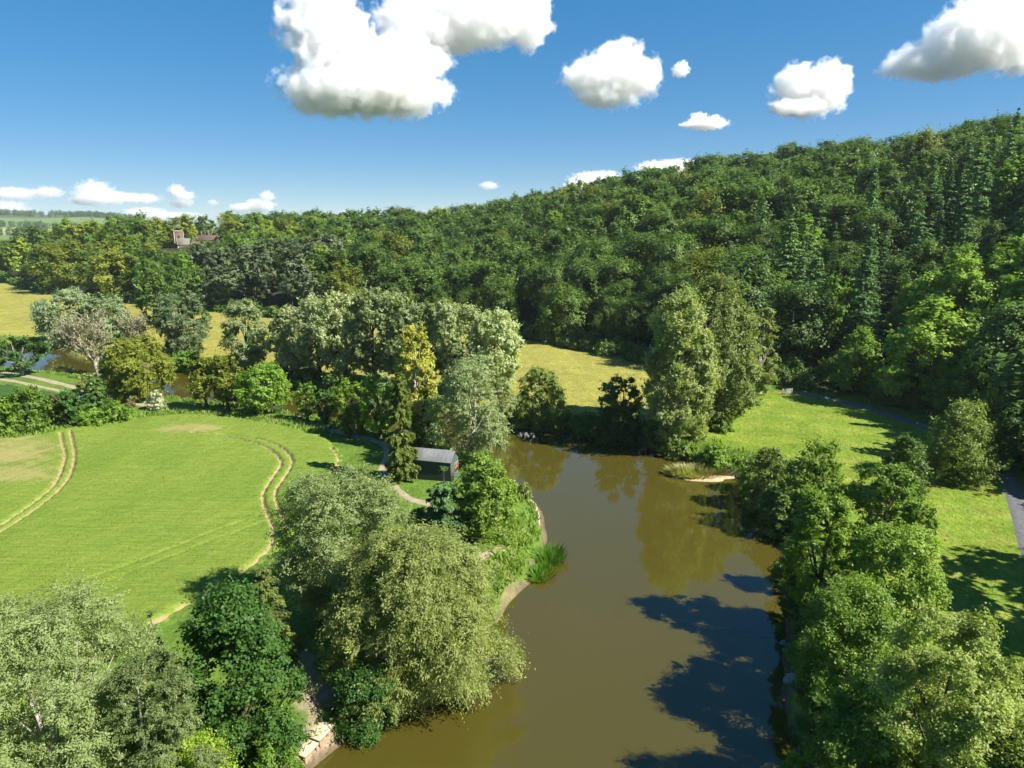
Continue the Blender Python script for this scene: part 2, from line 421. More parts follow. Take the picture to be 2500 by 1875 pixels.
# ------------------------------------------------------------------ water
def water_mat():
    m, nt = new_mat('silty_river_water'); L = nt.links.new
    out = node(nt, 'ShaderNodeOutputMaterial'); b = node(nt, 'ShaderNodeBsdfPrincipled')
    b.inputs['Base Color'].default_value = (0.115, 0.088, 0.018, 1)
    b.inputs['Roughness'].default_value = 0.035; b.inputs['IOR'].default_value = 1.54; b.inputs['Specular IOR Level'].default_value = 0.5
    tc = node(nt, 'ShaderNodeTexCoord')
    n0 = node(nt, 'ShaderNodeTexNoise'); n0.inputs['Scale'].default_value = 0.05; n0.inputs['Detail'].default_value = 3
    mx = node(nt, 'ShaderNodeMix', data_type='RGBA'); L(tc.outputs['Object'], n0.inputs[0]); L(n0.outputs[0], mx.inputs[0])
    mx.inputs[6].default_value = (0.046, 0.039, 0.006, 1); mx.inputs[7].default_value = (0.053, 0.046, 0.008, 1)
    L(mx.outputs[2], b.inputs['Base Color'])
    n1 = node(nt, 'ShaderNodeTexNoise'); n1.inputs['Scale'].default_value = 1.6; n1.inputs['Detail'].default_value = 3
    mp = node(nt, 'ShaderNodeMapping'); mp.inputs['Scale'].default_value = (0.6, 1.0, 1.0)
    L(tc.outputs['Object'], mp.inputs[0]); L(mp.outputs[0], n1.inputs[0])
    bp = node(nt, 'ShaderNodeBump'); bp.inputs['Strength'].default_value = 0.05; bp.inputs['Distance'].default_value = 0.06
    n2 = node(nt, 'ShaderNodeTexNoise'); n2.inputs['Scale'].default_value = 0.035; n2.inputs['Detail'].default_value = 4
    mp2 = node(nt, 'ShaderNodeMapping'); mp2.inputs['Scale'].default_value = (0.5, 1.3, 1.0); mp2.inputs['Rotation'].default_value = (0, 0, 0.3)
    L(tc.outputs['Object'], mp2.inputs[0]); L(mp2.outputs[0], n2.inputs[0])
    mr = node(nt, 'ShaderNodeMapRange'); L(n2.outputs[0], mr.inputs[0]); mr.inputs[1].default_value = 0.40; mr.inputs[2].default_value = 0.62; mr.inputs[3].default_value = 0.025; mr.inputs[4].default_value = 0.20
    L(mr.outputs[0], bp.inputs['Strength'])
    L(n1.outputs[0], bp.inputs['Height']); L(bp.outputs[0], b.inputs['Normal'])
    L(b.outputs[0], out.inputs[0])
    return m
bm = bmesh.new()
l2, f2 = LB.copy(), FB.copy()
cen = None
def offset(line, k):
    t = np.gradient(line, axis=0); n = np.stack([-t[:, 1], t[:, 0]], 1); n /= np.linalg.norm(n, axis=1)[:, None]
    return line+n*k
# strip of quads between the two banks, pushed a little under the land
def resample(line, n):
    s = np.concatenate([[0], np.cumsum(np.linalg.norm(np.diff(line, axis=0), axis=1))])
    q = np.linspace(0, s[-1], n)
    return np.stack([np.interp(q, s, line[:, 0]), np.interp(q, s, line[:, 1])], 1)
bm.free()
wm = MB()
wp = np.vstack([offset(LB, 1.2), offset(FB, 1.2)])
bm = bmesh.new()
vs = [bm.verts.new((p[0], p[1], 0.0)) for p in wp]
fc = bm.faces.new(vs)
if fc.normal.z < 0: fc.normal_flip()
bm.normal_update()
if fc.normal.z < 0: fc.normal_flip()
bmesh.ops.triangulate(bm, faces=bm.faces[:])
me = bpy.data.meshes.new('river'); bm.to_mesh(me); bm.free()
me.materials.append(water_mat())
w = bpy.data.objects.new('river', me); COL.objects.link(w); tag(w, kind='structure')

# ------------------------------------------------------------------ roads and tracks
def ribbon(name, line, width, mat, lift=0.05, crown=0.0, wobble=0.0, seed=1):
    l = np.asarray(line); t = np.gradient(l, axis=0); n = np.stack([-t[:, 1], t[:, 0]], 1); n /= np.linalg.norm(n, axis=1)[:, None]+1e-9
    ws = np.linspace(-0.5, 0.5, 7)
    wd = width*(1+wobble*wob(l[:, 0], l[:, 1], 6, seed))
    P = l[:, None, :]+n[:, None, :]*(ws[None, :, None]*wd[:, None, None])
    z = height(P[..., 0].ravel(), P[..., 1].ravel()).reshape(P.shape[:2])+lift
    z[:, [0, -1]] -= lift+0.06
    k = P.shape[0]
    v = np.concatenate([P, z[..., None]], -1).reshape(-1, 3)
    i, j = np.meshgrid(np.arange(k-1), np.arange(6), indexing='ij')
    q = np.stack([i*7+j, (i+1)*7+j, (i+1)*7+j+1, i*7+j+1], -1).reshape(-1, 4)
    mb = MB(); mb.add(v, q)
    o = mb.build(name, mat, smooth=True); tag(o, kind='structure')
    return o
def dense(line, step):
    s = np.sum(np.linalg.norm(np.diff(line, axis=0), axis=1))
    return resample(np.asarray(line), max(8, int(s/step)))
M['asphalt'] = simple_mat('worn_asphalt', (0.115, 0.115, 0.125), (0.075, 0.075, 0.085), 1.5, rough=0.9)
M['gravel'] = simple_mat('pale_gravel', (0.31, 0.26, 0.18), (0.19, 0.165, 0.11), 1.3, rough=1.0, bump=0.3)
ribbon('road', dense(ROAD, 0.8), 2.7, M['asphalt'], 0.07)
ribbon('farm_track', dense(TRACK, 0.9), 1.9, M['gravel'], 0.07, wobble=0.15)
ribbon('farm_track', dense(TRACK2, 0.9), 1.6, M['gravel'], 0.06, wobble=0.2, seed=4)
ribbon('path', dense(HUTPATH, 0.5), 1.35, M['gravel'], 0.07, wobble=0.25, seed=3)

# ------------------------------------------------------------------ crop field with wheel tracks pressed through it
tram = [
    [(130, 936), (134, 960), (140, 985), (132, 1015), (112, 1052), (60, 1096), (0, 1136), (-150, 1215)],
    [(150, 932), (155, 955), (160, 985), (152, 1022), (130, 1055), (92, 1090), (40, 1126), (0, 1150), (-150, 1235)],
    [(415, 937), (480, 944), (545, 958), (585, 974), (604, 992), (604, 1008), (588, 1033), (570, 1062), (568, 1085), (576, 1109), (590, 1145), (586, 1177), (560, 1207), (520, 1238)],
    [(470, 938), (545, 948), (595, 962), (622, 980), (630, 996), (622, 1020), (602, 1048), (594, 1066), (600, 1094), (610, 1118), (622, 1142)],
    [(716, 968), (730, 986), (730, 1003), (716, 1024)],
    [(566, 1112), (470, 1148), (340, 1198), (173, 1262), (60, 1308)],
    [(590, 1120), (480, 1162), (350, 1213), (200, 1272), (90, 1318)],
    [(520, 1238), (482, 1260), (390, 1314), (288, 1372), (180, 1434)],
]
tw = [0.42, 0.42, 0.44, 0.44, 0.45, 0.20, 0.20, 0.45]
td = [1, 1, 1, 1, 1, 0.45, 0.40, 0.9]
x0, y0 = FIELD.min(0)-1; x1, y1 = FIELD.max(0)+1
x0 = max(x0, -125)
gx, gy = np.meshgrid(np.arange(x0, x1, 0.24), np.arange(y0, y1, 0.24))
fx, fy = gx.ravel(), gy.ravel()
di = line_dist(fx, fy, FIELD, closed=True); di = np.where(inside(fx, fy, FIELD), di, -di)
di = di+0.35*wob(fx, fy, 2.5, 31)
track = np.zeros_like(fx)
for ln, wd, dp in zip(tram, tw, td):
    wd = wd*0.5
    dd = line_dist(fx, fy, ground_line(ln, GZ+0.2, 5))+0.10*wob(fx, fy, 1.5, 33)
    track = np.maximum(track, dp*sst(wd+0.16, wd-0.06, dd))
fz = height(fx, fy)-0.25+0.72*sst(-0.6, 0.5, di)+0.05*wob(fx, fy, 6, 34)+0.025*wob(fx, fy, 0.9, 35)-0.40*track
bare = np.zeros_like(fx)
for (bx, by, r, st) in [(20, 985, 9, 1.0), (0, 1030, 10, 0.8), (-60, 990, 14, 1.0), (400, 930, 5, 0.9), (430, 932, 5, 0.9), (60, 962, 6, 0.6), (30, 950, 5, 0.8), (370, 932, 4, 0.8)]:
    p = at(bx, by); rr = np.hypot(fx-p[0], (fy-p[1])*1.8)
    bare = np.maximum(bare, st*sst(1.1, 0.35, rr/r+0.28*wob(fx, fy, 4, 36)+0.15*wob(fx, fy, 1.4, 37)))
keep = di > -1.2
gi, gj = gx.shape
ii, jj = np.meshgrid(np.arange(gi-1), np.arange(gj-1), indexing='ij')
q = np.stack([ii*gj+jj, ii*gj+jj+1, (ii+1)*gj+jj+1, (ii+1)*gj+jj], -1).reshape(-1, 4)
q = q[keep[q].all(1)]
used = np.unique(q); remap = np.full(len(fx), -1); remap[used] = np.arange(len(used))
me = bpy.data.meshes.new('crop_field'); fill_mesh(me, np.stack([fx, fy, fz], 1)[used], remap[q])
for nm, arr in (('track', track), ('bare', bare)):
    a_ = me.attributes.new(nm, 'FLOAT', 'POINT'); a_.data.foreach_set('value', arr[used].astype(np.float32))
me.polygons.foreach_set('use_smooth', np.ones(len(q), bool))
def crop_mat():
    m, nt = new_mat('young_cereal_crop'); L = nt.links.new
    out = node(nt, 'ShaderNodeOutputMaterial'); b = node(nt, 'ShaderNodeBsdfPrincipled')
    b.inputs['Roughness'].default_value = 0.9; b.inputs['Specular IOR Level'].default_value = 0.12
    tc = node(nt, 'ShaderNodeTexCoord')
    mp = node(nt, 'ShaderNodeMapping'); mp.inputs['Rotation'].default_value = (0, 0, math.radians(-35)); mp.inputs['Scale'].default_value = (0.22, 2.6, 1)
    L(tc.outputs['Object'], mp.inputs[0])
    n1 = node(nt, 'ShaderNodeTexNoise'); n1.inputs['Scale'].default_value = 1.4; n1.inputs['Detail'].default_value = 6; L(mp.outputs[0], n1.inputs[0])
    n2 = node(nt, 'ShaderNodeTexNoise'); n2.inputs['Scale'].default_value = 4.0; n2.inputs['Detail'].default_value = 8; n2.inputs['Roughness'].default_value = 0.75; L(tc.outputs['Object'], n2.inputs[0])
    n3 = node(nt, 'ShaderNodeTexNoise'); n3.inputs['Scale'].default_value = 0.06; n3.inputs['Detail'].default_value = 4; L(tc.outputs['Object'], n3.inputs[0])
    s1 = node(nt, 'ShaderNodeMath', operation='MULTIPLY_ADD'); L(n1.outputs[0], s1.inputs[0]); s1.inputs[1].default_value = 0.85
    s0 = node(nt, 'ShaderNodeMath', operation='MULTIPLY'); L(n2.outputs[0], s0.inputs[0]); s0.inputs[1].default_value = 0.9; L(s0.outputs[0], s1.inputs[2])
    s2 = node(nt, 'ShaderNodeMath', operation='MULTIPLY_ADD'); L(n3.outputs[0], s2.inputs[0]); s2.inputs[1].default_value = 0.6; L(s1.outputs[0], s2.inputs[2])
    mr = node(nt, 'ShaderNodeMapRange'); L(s2.outputs[0], mr.inputs[0]); mr.inputs[1].default_value = 0.88; mr.inputs[2].default_value = 1.42
    mx = node(nt, 'ShaderNodeMix', data_type='RGBA'); L(mr.outputs[0], mx.inputs[0])
    mx.inputs[6].default_value = (0.076, 0.142, 0.014, 1); mx.inputs[7].default_value = (0.168, 0.222, 0.036, 1)
    ab = node(nt, 'ShaderNodeAttribute', attribute_name='bare'); at_ = node(nt, 'ShaderNodeAttribute', attribute_name='track')
    m2 = node(nt, 'ShaderNodeMix', data_type='RGBA'); L(ab.outputs['Fac'], m2.inputs[0]); L(mx.outputs[2], m2.inputs[6]); m2.inputs[7].default_value = (0.24, 0.22, 0.08, 1)
    m3 = node(nt, 'ShaderNodeMix', data_type='RGBA'); tmr = node(nt, 'ShaderNodeMapRange'); tmr.inputs[1].default_value = 0.35; tmr.inputs[2].default_value = 0.95; L(at_.outputs['Fac'], tmr.inputs[0]); L(tmr.outputs[0], m3.inputs[0]); L(m2.outputs[2], m3.inputs[6]); m3.inputs[7].default_value = (0.30, 0.225, 0.125, 1)
    L(m3.outputs[2], b.inputs['Base Color'])
    bp = node(nt, 'ShaderNodeBump'); bp.inputs['Strength'].default_value = 0.9; bp.inputs['Distance'].default_value = 0.2
    L(s1.outputs[0], bp.inputs['Height']); L(bp.outputs[0], b.inputs['Normal'])
    L(b.outputs[0], out.inputs[0])
    return m
me.materials.append(crop_mat())
o = bpy.data.objects.new('crop_field', me); COL.objects.link(o); tag(o, kind='structure')

# second field: low dark rows at the far left
rf = ground_line([(-500, 800), (-150, 815), (0, 832), (60, 842), (120, 852), (165, 862), (140, 880), (60, 900), (-100, 905), (-500, 890)], n=4)
mb = MB(); lo, hi = rf.min(0), rf.max(0)
dirv = at(160, 858)[:2]-at(0, 829)[:2]; dirv /= np.linalg.norm(dirv); nrm = np.array([-dirv[1], dirv[0]])
rr = np.random.RandomState(5)
for k in np.arange(-40, 40, 0.9):
    base = at(60, 860)[:2]+nrm*k
    tt = np.arange(-90, 60, 0.8); P = base+dirv*tt[:, None]
    ok = inside(P[:, 0], P[:, 1], rf); P = P[ok]
    if len(P) < 3: continue
    z = height(P[:, 0], P[:, 1])
    hgt = 0.38+0.10*rr.rand(len(P)); wdt = 0.30+0.06*rr.rand(len(P))
    v = np.stack([np.c_[P-nrm*wdt[:, None], z-0.02], np.c_[P-nrm*0.12, z+hgt], np.c_[P+nrm*0.12, z+hgt*0.95], np.c_[P+nrm*wdt[:, None], z-0.02]], 1)
    n = len(P); i_, j_ = np.meshgrid(np.arange(n-1), np.arange(3), indexing='ij')
    mb.add(v.reshape(-1, 3), np.stack([i_*4+j_, (i_+1)*4+j_, (i_+1)*4+j_+1, i_*4+j_+1], -1).reshape(-1, 4))
M['rows'] = simple_mat('row_crop_leaves', (0.05, 0.12, 0.02), (0.025, 0.07, 0.012), 2.5, bump=0.6)
o = mb.build('crop_rows', M['rows'], smooth=True); tag(o, 'dark green crop growing in close rows beside the pale farm track', 'crop', kind='stuff')

# ------------------------------------------------------------------ foliage building blocks
def unit(v): return v/(np.linalg.norm(v, axis=-1, keepdims=True)+1e-9)

def leaf_quads(P, N, Lg, Wd, rng, axis=None):
    n = len(P)
    N = unit(N)
    if axis is None: axis = rng.normal(size=(n, 3))
    a = unit(axis-N*np.sum(axis*N, -1, keepdims=True)); b = np.cross(N, a)
    sc_ = rng.uniform(0.65, 1.3, (n, 1))
    l = a*(Lg*0.5)*sc_; w_ = b*(Wd*0.5)*sc_
    off = a*(Lg*0.12)*sc_
    v = np.stack([P-l, P-off+w_, P+l, P-off-w_], 1).reshape(-1, 3)
    q = np.arange(n*4).reshape(n, 4)
    return v, q

PROF = {
    'round':  lambda t: np.clip(np.sin(np.pi*np.clip(0.12+0.80*t, 0, 1)), 0, 1)**0.55,
    'dome':   lambda t: np.sqrt(np.clip(1-(np.clip(t, 0, 1)*0.98)**2.4, 0, 1)),
    'oval':   lambda t: np.clip(np.sin(np.pi*np.clip(0.10+0.84*t**0.85, 0, 1)), 0, 1)**0.75,
    'column': lambda t: np.clip(np.sin(np.pi*np.clip(0.18+0.76*t, 0, 1)), 0, 1)**0.5,
    'egg':    lambda t: np.clip(np.sin(np.pi*np.clip(0.2+0.78*t**0.8, 0, 1)), 0, 1)**0.8,
    'spread': lambda t: np.clip(np.sin(np.pi*np.clip(0.05+0.72*t, 0, 1)), 0, 1)**0.7,
}
def clump_crown(rng, z0, z1, R, prof, nclump, rcf, nleaf, Lg, Wd, droop=0.0, flat=0.8, stretch=1.0, hollow=0.45, fuzz=0.12, ry=None, lean=0.0, sprays=1.0, nr1=0.40, nr2=0.36):
    """centres of boughs in an envelope, and leaves on every bough"""
    f = PROF[prof]
    ts = np.linspace(0.02, 0.98, 200); cdf = np.cumsum(f(ts)+0.15); cdf /= cdf[-1]
    t = np.interp((np.arange(nclump)+rng.rand(nclump))/nclump, cdf, ts)
    ang = np.arange(nclump)*2.39996+rng.uniform(0, 6.28)+rng.uniform(-0.5, 0.5, nclump)
    rc = R*rcf*rng.uniform(0.7, 1.35, nclump)
    lump = 1+0.16*np.sin(ang*2+rng.uniform(0, 6))+0.10*np.sin(ang*3+t*5+rng.uniform(0, 6))
    rad = np.clip(R*f(t)*lump*np.sqrt(rng.uniform(hollow, 1.0, nclump))-rc*0.55, 0, None)
    cz = np.clip(z0+(z1-z0)*t, z0+rc*0.5*flat, z1-rc*0.6*flat*stretch)
    cen = np.stack([rad*np.cos(ang), rad*np.sin(ang)*(1 if ry is None else ry/R), cz], 1)
    cen[:, 0] += lean*(cz-z0)
    wts = rc**2; wts /= wts.sum()
    nsp = int(np.clip(nleaf/26, nclump*5, nclump*26)*sprays)
    mid = np.array([0, 0, z0+(z1-z0)*0.42])
    outw = unit(cen-mid)
    ks = rng.choice(nclump, nsp, p=wts)
    ds = unit(unit(rng.normal(size=(nsp, 3)))+0.60*outw[ks]+np.array([0, 0, 0.28]))
    rs = rc[ks]*np.clip(rng.uniform(0.30, 1.0, nsp)**0.55+fuzz*np.abs(rng.normal(size=nsp)), 0, 1.45)
    sq = np.array([1, 1, flat*stretch])
    C = cen[ks]+ds*rs[:, None]*sq
    if droop > 0: C[:, 2] -= droop*0.22*rc[ks]*rng.rand(nsp)**2
    sax = unit(ds+np.array([0, 0, 0.5 if droop <= 0 else -0.9*droop])+rng.normal(size=(nsp, 3))*0.35+np.array([0, 0, 1.2*max(0, -droop)]))
    snr = unit(ds*0.55+outw[ks]*0.25+np.array([0, 0, 0.45])+rng.normal(size=(nsp, 3))*nr1)
    size = rc[ks]*rng.uniform(0.6, 1.35, nsp)
    k = rng.randint(0, nsp, nleaf)
    s1 = rng.normal(size=nleaf)*0.26; s2 = rng.normal(size=(nleaf, 3))*(0.12 if (droop != 0) else 0.17)
    P = C[k]+sax[k]*(s1*size[k])[:, None]+s2*size[k][:, None]*np.array([1, 1, 0.7])
    N = snr[k]+rng.normal(size=(nleaf, 3))*nr2
    ax = sax[k]+rng.normal(size=(nleaf, 3))*(0.45 if droop else 0.9)
    v, q = leaf_quads(P, N, Lg, Wd, rng, ax)
    return v, q, cen, rc

def trunk_mesh(mb, rng, h, r0, cen=None, nlimb=10, lean=(0, 0), mi=0, top=0.85, sides=7, zlow=0.25):
    k = 7; t = np.linspace(0, 1, k)
    path = np.stack([lean[0]*t*h+0.02*h*np.sin(t*4+rng.uniform(0, 6)), lean[1]*t*h+0.02*h*np.sin(t*3+rng.uniform(0, 6)), -0.4+t*(h*top+0.4)], 1)
    path[0, :2] *= 0
    mb.tube(path, r0*(1-0.86*t)*(1+0.5*np.exp(-t*14)), sides, mi)
    if cen is not None and len(cen):
        idx = rng.permutation(len(cen))[:nlimb]
        for i_ in idx:
            c = cen[i_]
            zs = np.clip(c[2]*rng.uniform(0.35, 0.7), h*0.08, h*top*0.9)
            f_ = np.clip((zs+0.4)/(h*top+0.4), 0, 1)
            s0 = np.array([np.interp(f_, t, path[:, 0]), np.interp(f_, t, path[:, 1]), zs])
            tt = np.linspace(0, 1, 5)[:, None]
            mid_ = s0*0.5+c*0.5+np.array([0, 0, -0.08*np.linalg.norm(c-s0)])
            pth = (1-tt)**2*s0+2*tt*(1-tt)*mid_+tt**2*c
            rr_ = r0*0.42*(1-0.8*f_)
            mb.tube(pth, np.maximum(rr_*(1-0.8*tt[:, 0]), 0.02), 5, mi)
    return path

def conifer(rng, h, R, nleaf, Lg, Wd, z0=0.06, droop=0.5, power=0.9, gap=1.0, whorls=None, flat=False, bulge=0.0):
    """whorled branches carrying hanging sprays"""
    nw = whorls or int(h*1.3)
    P = []; Ax = []; N = []; br = []
    per = 7 if not flat else 6
    tot = 0; items = []
    for wi in range(nw):
        t = (wi+rng.uniform(-0.8, 0.8))/nw
        t = min(max(t, 0), 0.985)
        z = h*(z0+(1-z0)*t)+rng.uniform(-0.15, 0.15)
        ln = R*((1-t)**power+0.03)*(1+bulge*math.sin(t*9))
        if flat: ln = R*(0.35+0.65*math.sin(math.pi*min(1, 0.25+0.75*t)))*rng.uniform(0.6, 1.1)
        for b in range(per):
            a = 2.4*wi+b*2*math.pi/per+rng.uniform(-0.3, 0.3)
            l = ln*rng.uniform(0.7, 1.12)
            items.append((z+rng.uniform(-0.3, 0.3)*min(1.0, h/12), a, l)); tot += l+0.2
    for z, a, l in items:
        n = max(6, int(nleaf*(l+0.2)/tot))
        s = rng.uniform(0.08, 1.0, n)**0.8
        dirx, diry = math.cos(a), math.sin(a)
        dz = -droop*l*0.45*s**1.6+(0.12*l*s if not flat else 0.22*l*s-0.1*l*s*s)+ (0.10*l*np.clip(s-0.7, 0, 1)*3*droop)
        side = rng.normal(size=n)*0.16*l*(1.15-s)+rng.normal(size=n)*0.05
        P.append(np.stack([dirx*l*s-diry*side, diry*l*s+dirx*side, z+dz-np.abs(rng.normal(size=n))*(0.10 if flat else 0.16)*min(l, 2.0)*droop], 1))
        Ax.append(np.stack([np.full(n, dirx)*0.8-diry*side, np.full(n, diry)*0.8+dirx*side, np.full(n, -0.75*droop)], 1)+rng.normal(size=(n, 3))*0.3)
        N.append(np.stack([np.full(n, dirx)*0.35, np.full(n, diry)*0.35, np.ones(n)], 1)+rng.normal(size=(n, 3))*0.45)
        br.append((z, a, l))
    v, q = leaf_quads(np.concatenate(P), np.concatenate(N), Lg, Wd, rng, np.concatenate(Ax))
    return v, q, br

def bare_tree(mb, rng, h, r0, spread, levels=4, mi=0, up=0.35, nbr=5, thick=0.03):
    """branching leafless limbs; returns twig tips"""
    tips = []
    def grow(p, d, ln, r, lev):
        k = 5; pts = [p]
        dd = d
        for i_ in range(k-1):
            dd = unit(dd+rng.normal(size=3)*0.14+np.array([0, 0, up*0.10]))
            pts.append(pts[-1]+dd*ln/(k-1))
        pts = np.array(pts)
        mb.tube(pts, np.maximum(np.linspace(r, r*0.5, k), thick), 5 if lev < 2 else 4 if lev < 3 else 3, mi)
        if lev >= levels:
            tips.append(pts[-1]); return
        for c in range(nbr if lev > 0 else nbr+9):
            f_ = rng.uniform(0.12 if lev == 0 else 0.3, 1.0)
            b = pts[0]*0+np.array([np.interp(f_*(k-1), np.arange(k), pts[:, a_]) for a_ in range(3)])
            nd = unit(dd+rng.normal(size=3)*spread*np.array([1, 1, 0.5])+np.array([0, 0, up*0.5]))
            grow(b, nd, ln*rng.uniform(0.45, 0.72), r*rng.uniform(0.4, 0.6), lev+1)
    grow(np.array([0, 0, -0.3]), np.array([0.02, 0, 1.0]), h*0.55, r0, 0)
    return np.array(tips)

KIND = {  # profile, clumps, bough size, leaf length and width at 1 px, droop, flat, crown base, foliage, bark, cover
    'maple':  dict(prof='round', nc=34, rcf=0.30, asp=0.62, droop=0, cb=0.14, leaf='maple', bark='bark', cover=2.6, ls=1.0),
    'sycamore': dict(prof='oval', nc=44, rcf=0.30, asp=0.75, droop=0, cb=0.0, leaf='maple_dark', bark='bark', cover=2.9, ls=1.25),
    'willow': dict(prof='dome', nc=70, rcf=0.25, asp=0.34, droop=0.9, cb=0.04, leaf='willow', bark='bark_pale', cover=2.9, ls=1.15),
    'silver': dict(prof='round', nc=54, rcf=0.26, asp=0.42, droop=0.35, cb=0.10, leaf='silver', bark='bark_pale', cover=2.1, ls=1.0),
    'poplar': dict(prof='oval', nc=44, rcf=0.29, asp=0.45, droop=-0.3, cb=0.03, leaf='poplar', bark='bark_pale', cover=3.2, ls=1.15, stretch=1.25),
    'whitepoplar': dict(prof='round', nc=60, rcf=0.24, asp=0.5, droop=-0.15, cb=0.13, leaf='silver_grove', bark='bark', cover=3.0, ls=1.05, stretch=1.15),
    'oldwillow': dict(prof='round', nc=44, rcf=0.28, asp=0.40, droop=0.4, cb=0.05, leaf='silver_blue', bark='bark', cover=2.8, ls=1.1),
    'roundwillow': dict(prof='round', nc=70, rcf=0.24, asp=0.40, droop=0.5, cb=0.0, leaf='olive', bark='bark', cover=3.6, ls=1.0),
    'alder':  dict(prof='round', nc=48, rcf=0.28, asp=0.7, droop=0, cb=0.0, leaf='alder', bark='bark', cover=2.5, ls=1.05),
    'bush':   dict(prof='dome', nc=26, rcf=0.34, asp=0.6, droop=0, cb=0.0, leaf='alder', bark='bark', cover=2.6, ls=1.0),
    'sparse': dict(prof='spread', nc=20, rcf=0.22, asp=0.55, droop=0, cb=0.15, leaf='oak', bark='bark', cover=1.6, ls=1.1),
    'birch':  dict(prof='oval', nc=30, rcf=0.27, asp=0.5, droop=0.6, cb=0.05, leaf='willow', bark='bark_pale', cover=2.2, ls=1.0),
}
SEED = [100]
def place(cx, by, ty, w, ymid=None):
    """ground position, height and width of a thing whose foot is at picture height by, top at ty, w wide, centred on cx"""
    v = (CY-by)/F
    u = (cx-CX)/F
    Ys = 12*1.0025**np.arange(1700); ts = Ys/(CP+v*SP)
    hz = height(u*ts, Ys); below = np.nonzero(H+ts*(v*CP-SP) < hz)[0]
    Y = float(Ys[below[0]]) if len(below) else 500.0
    zg = float(hz[below[0]]) if len(below) else GZ
    for _ in range(1):
        vt = (CY-ty)/F
        dzt = Y*(vt*CP-SP)/(CP+vt*SP)
        zm = 0.5*(zg+H+dzt)
        dep = Y*CP-(zm-H)*SP
        X = (cx-CX)/F*dep
        zg = gz(X, Y)
    h = H+dzt-zg
    return X, Y, zg, h, w*dep/F, dep

def tree(name, kind, cx, by, ty, w, label, cat='tree', group=None, leaf=None, bark=None, nl=None, scale=1.0, cover=None, cb=None, trunks=1, lean=0.0, **over):
    SEED[0] += 1; rng = np.random.RandomState(SEED[0])
    X, Y, zg, h, wd, dep = place(cx, by, ty, w)
    K = dict(KIND[kind]); K.update(over)
    if leaf: K['leaf'] = leaf
    if bark: K['bark'] = bark
    if cover: K['cover'] = cover
    if cb is not None: K['cb'] = cb
    px = dep/683.0
    Lg = max(px*2.6, 0.15)*K['ls']*scale; Wd = Lg*K['asp']
    R = wd*0.5; z0 = h*K['cb']; zz = h-z0
    area = 4*math.pi*((R*R*2+ (zz/2)**2)/3)
    n = nl or int(np.clip(K['cover']*area/(Lg*Wd*0.5), 1500, 200000))
    root = empty(name, (X, Y, zg), rng.uniform(-0.3, 0.3))
    v, q, cen, rc = clump_crown(rng, z0, h*0.95, R*0.92, K['prof'], K['nc'], K['rcf'], n, Lg, Wd, K['droop'], stretch=K.get('stretch', 1.0), lean=lean)
    mb = MB(); mb.add(v, q); mb.build('crown', LM(K['leaf']), root)
    mb = MB()
    r0 = 0.028*h+0.04
    for k in range(trunks):
        a = rng.uniform(0, 6.28)
        trunk_mesh(mb, rng, h, r0*(1 if trunks == 1 else 0.7), cen, nlimb=18 if trunks == 1 else 10, lean=((0.12*math.cos(a), 0.12*math.sin(a)) if trunks > 1 else (lean, 0)), top=0.8)
    mb.build('trunk', M[K['bark']], root, smooth=True)
    tag(root, label, cat, group)
    return root

def conifer_tree(name, cx, by, ty, w, label, leaf='spruce', cat='conifer', group=None, nl=None, cover=3.2, **kw):
    SEED[0] += 1; rng = np.random.RandomState(SEED[0])
    X, Y, zg, h, wd, dep = place(cx, by, ty, w)
    px = dep/683.0; Lg = max(px*3.2, 0.2); Wd = Lg*0.42
    R = wd*0.5
    n = nl or int(np.clip(cover*math.pi*R*h*1.2/(Lg*Wd*0.5), 1500, 60000))
    root = empty(name, (X, Y, zg), 0)
    v, q, br = conifer(rng, h, R, n, Lg, Wd, **kw)
    mb = MB(); mb.add(v, q); mb.build('crown', LM(leaf), root)
    mb = MB(); t = np.linspace(0, 1, 6)
    mb.tube(np.stack([0*t, 0*t, -0.4+t*(h*0.97+0.4)], 1), (0.018*h+0.05)*(1-0.93*t), 7)
    for z, a, l in br[::2]:
        s = np.linspace(0, 0.85, 4)
        mb.tube(np.stack([math.cos(a)*l*s, math.sin(a)*l*s, z+0.08*l*s-0.2*l*s**1.6], 1), np.maximum(0.05*(1-s), 0.012), 4)
    mb.build('trunk', M['bark'], root, smooth=True)
    tag(root, label, cat, group)
    return root

def dead_tree(name, cx, by, ty, w, label, leaf=None, nl=900, up=0.4, spread=0.55, levels=4, nbr=4, group=None, thick=None, bark='bark_dead'):
    SEED[0] += 1; rng = np.random.RandomState(SEED[0])
    X, Y, zg, h, wd, dep = place(cx, by, ty, w)
    root = empty(name, (X, Y, zg), 0)
    mb = MB(); tips = bare_tree(mb, rng, h, 0.025*h+0.05, spread, levels, up=up, nbr=nbr, thick=thick or dep/683*0.28)
    v = np.concatenate(mb.v); sx = wd/(np.ptp(v[:, 0])+1e-6); sy = wd/(np.ptp(v[:, 1])+1e-6); sz = (h+0.3)/np.ptp(v[:, 2])
    cx_ = 0.5*(v[:, 0].max()+v[:, 0].min())
    for a_ in mb.v: a_ *= np.array([sx, sy, sz])
    mb.build('limbs', M[bark], root)
    if leaf:
        tips = tips*np.array([sx, sy, sz]); k = rng.randint(0, len(tips), nl)
        px = dep/683.0
        P = tips[k]+rng.normal(size=(nl, 3))*np.array([1, 1, 1.2])*px*2.6
        vv, qq = leaf_quads(P, rng.normal(size=(nl, 3))+np.array([0.2, -0.2, 0.6]), px*2.6, px*1.0, rng, rng.normal(size=(nl, 3))*0.5+np.array([0, 0, 1.0]))
        b2 = MB(); b2.add(vv, qq); b2.build('crown', LM(leaf), root)
    tag(root, label, 'tree', group)
    return root
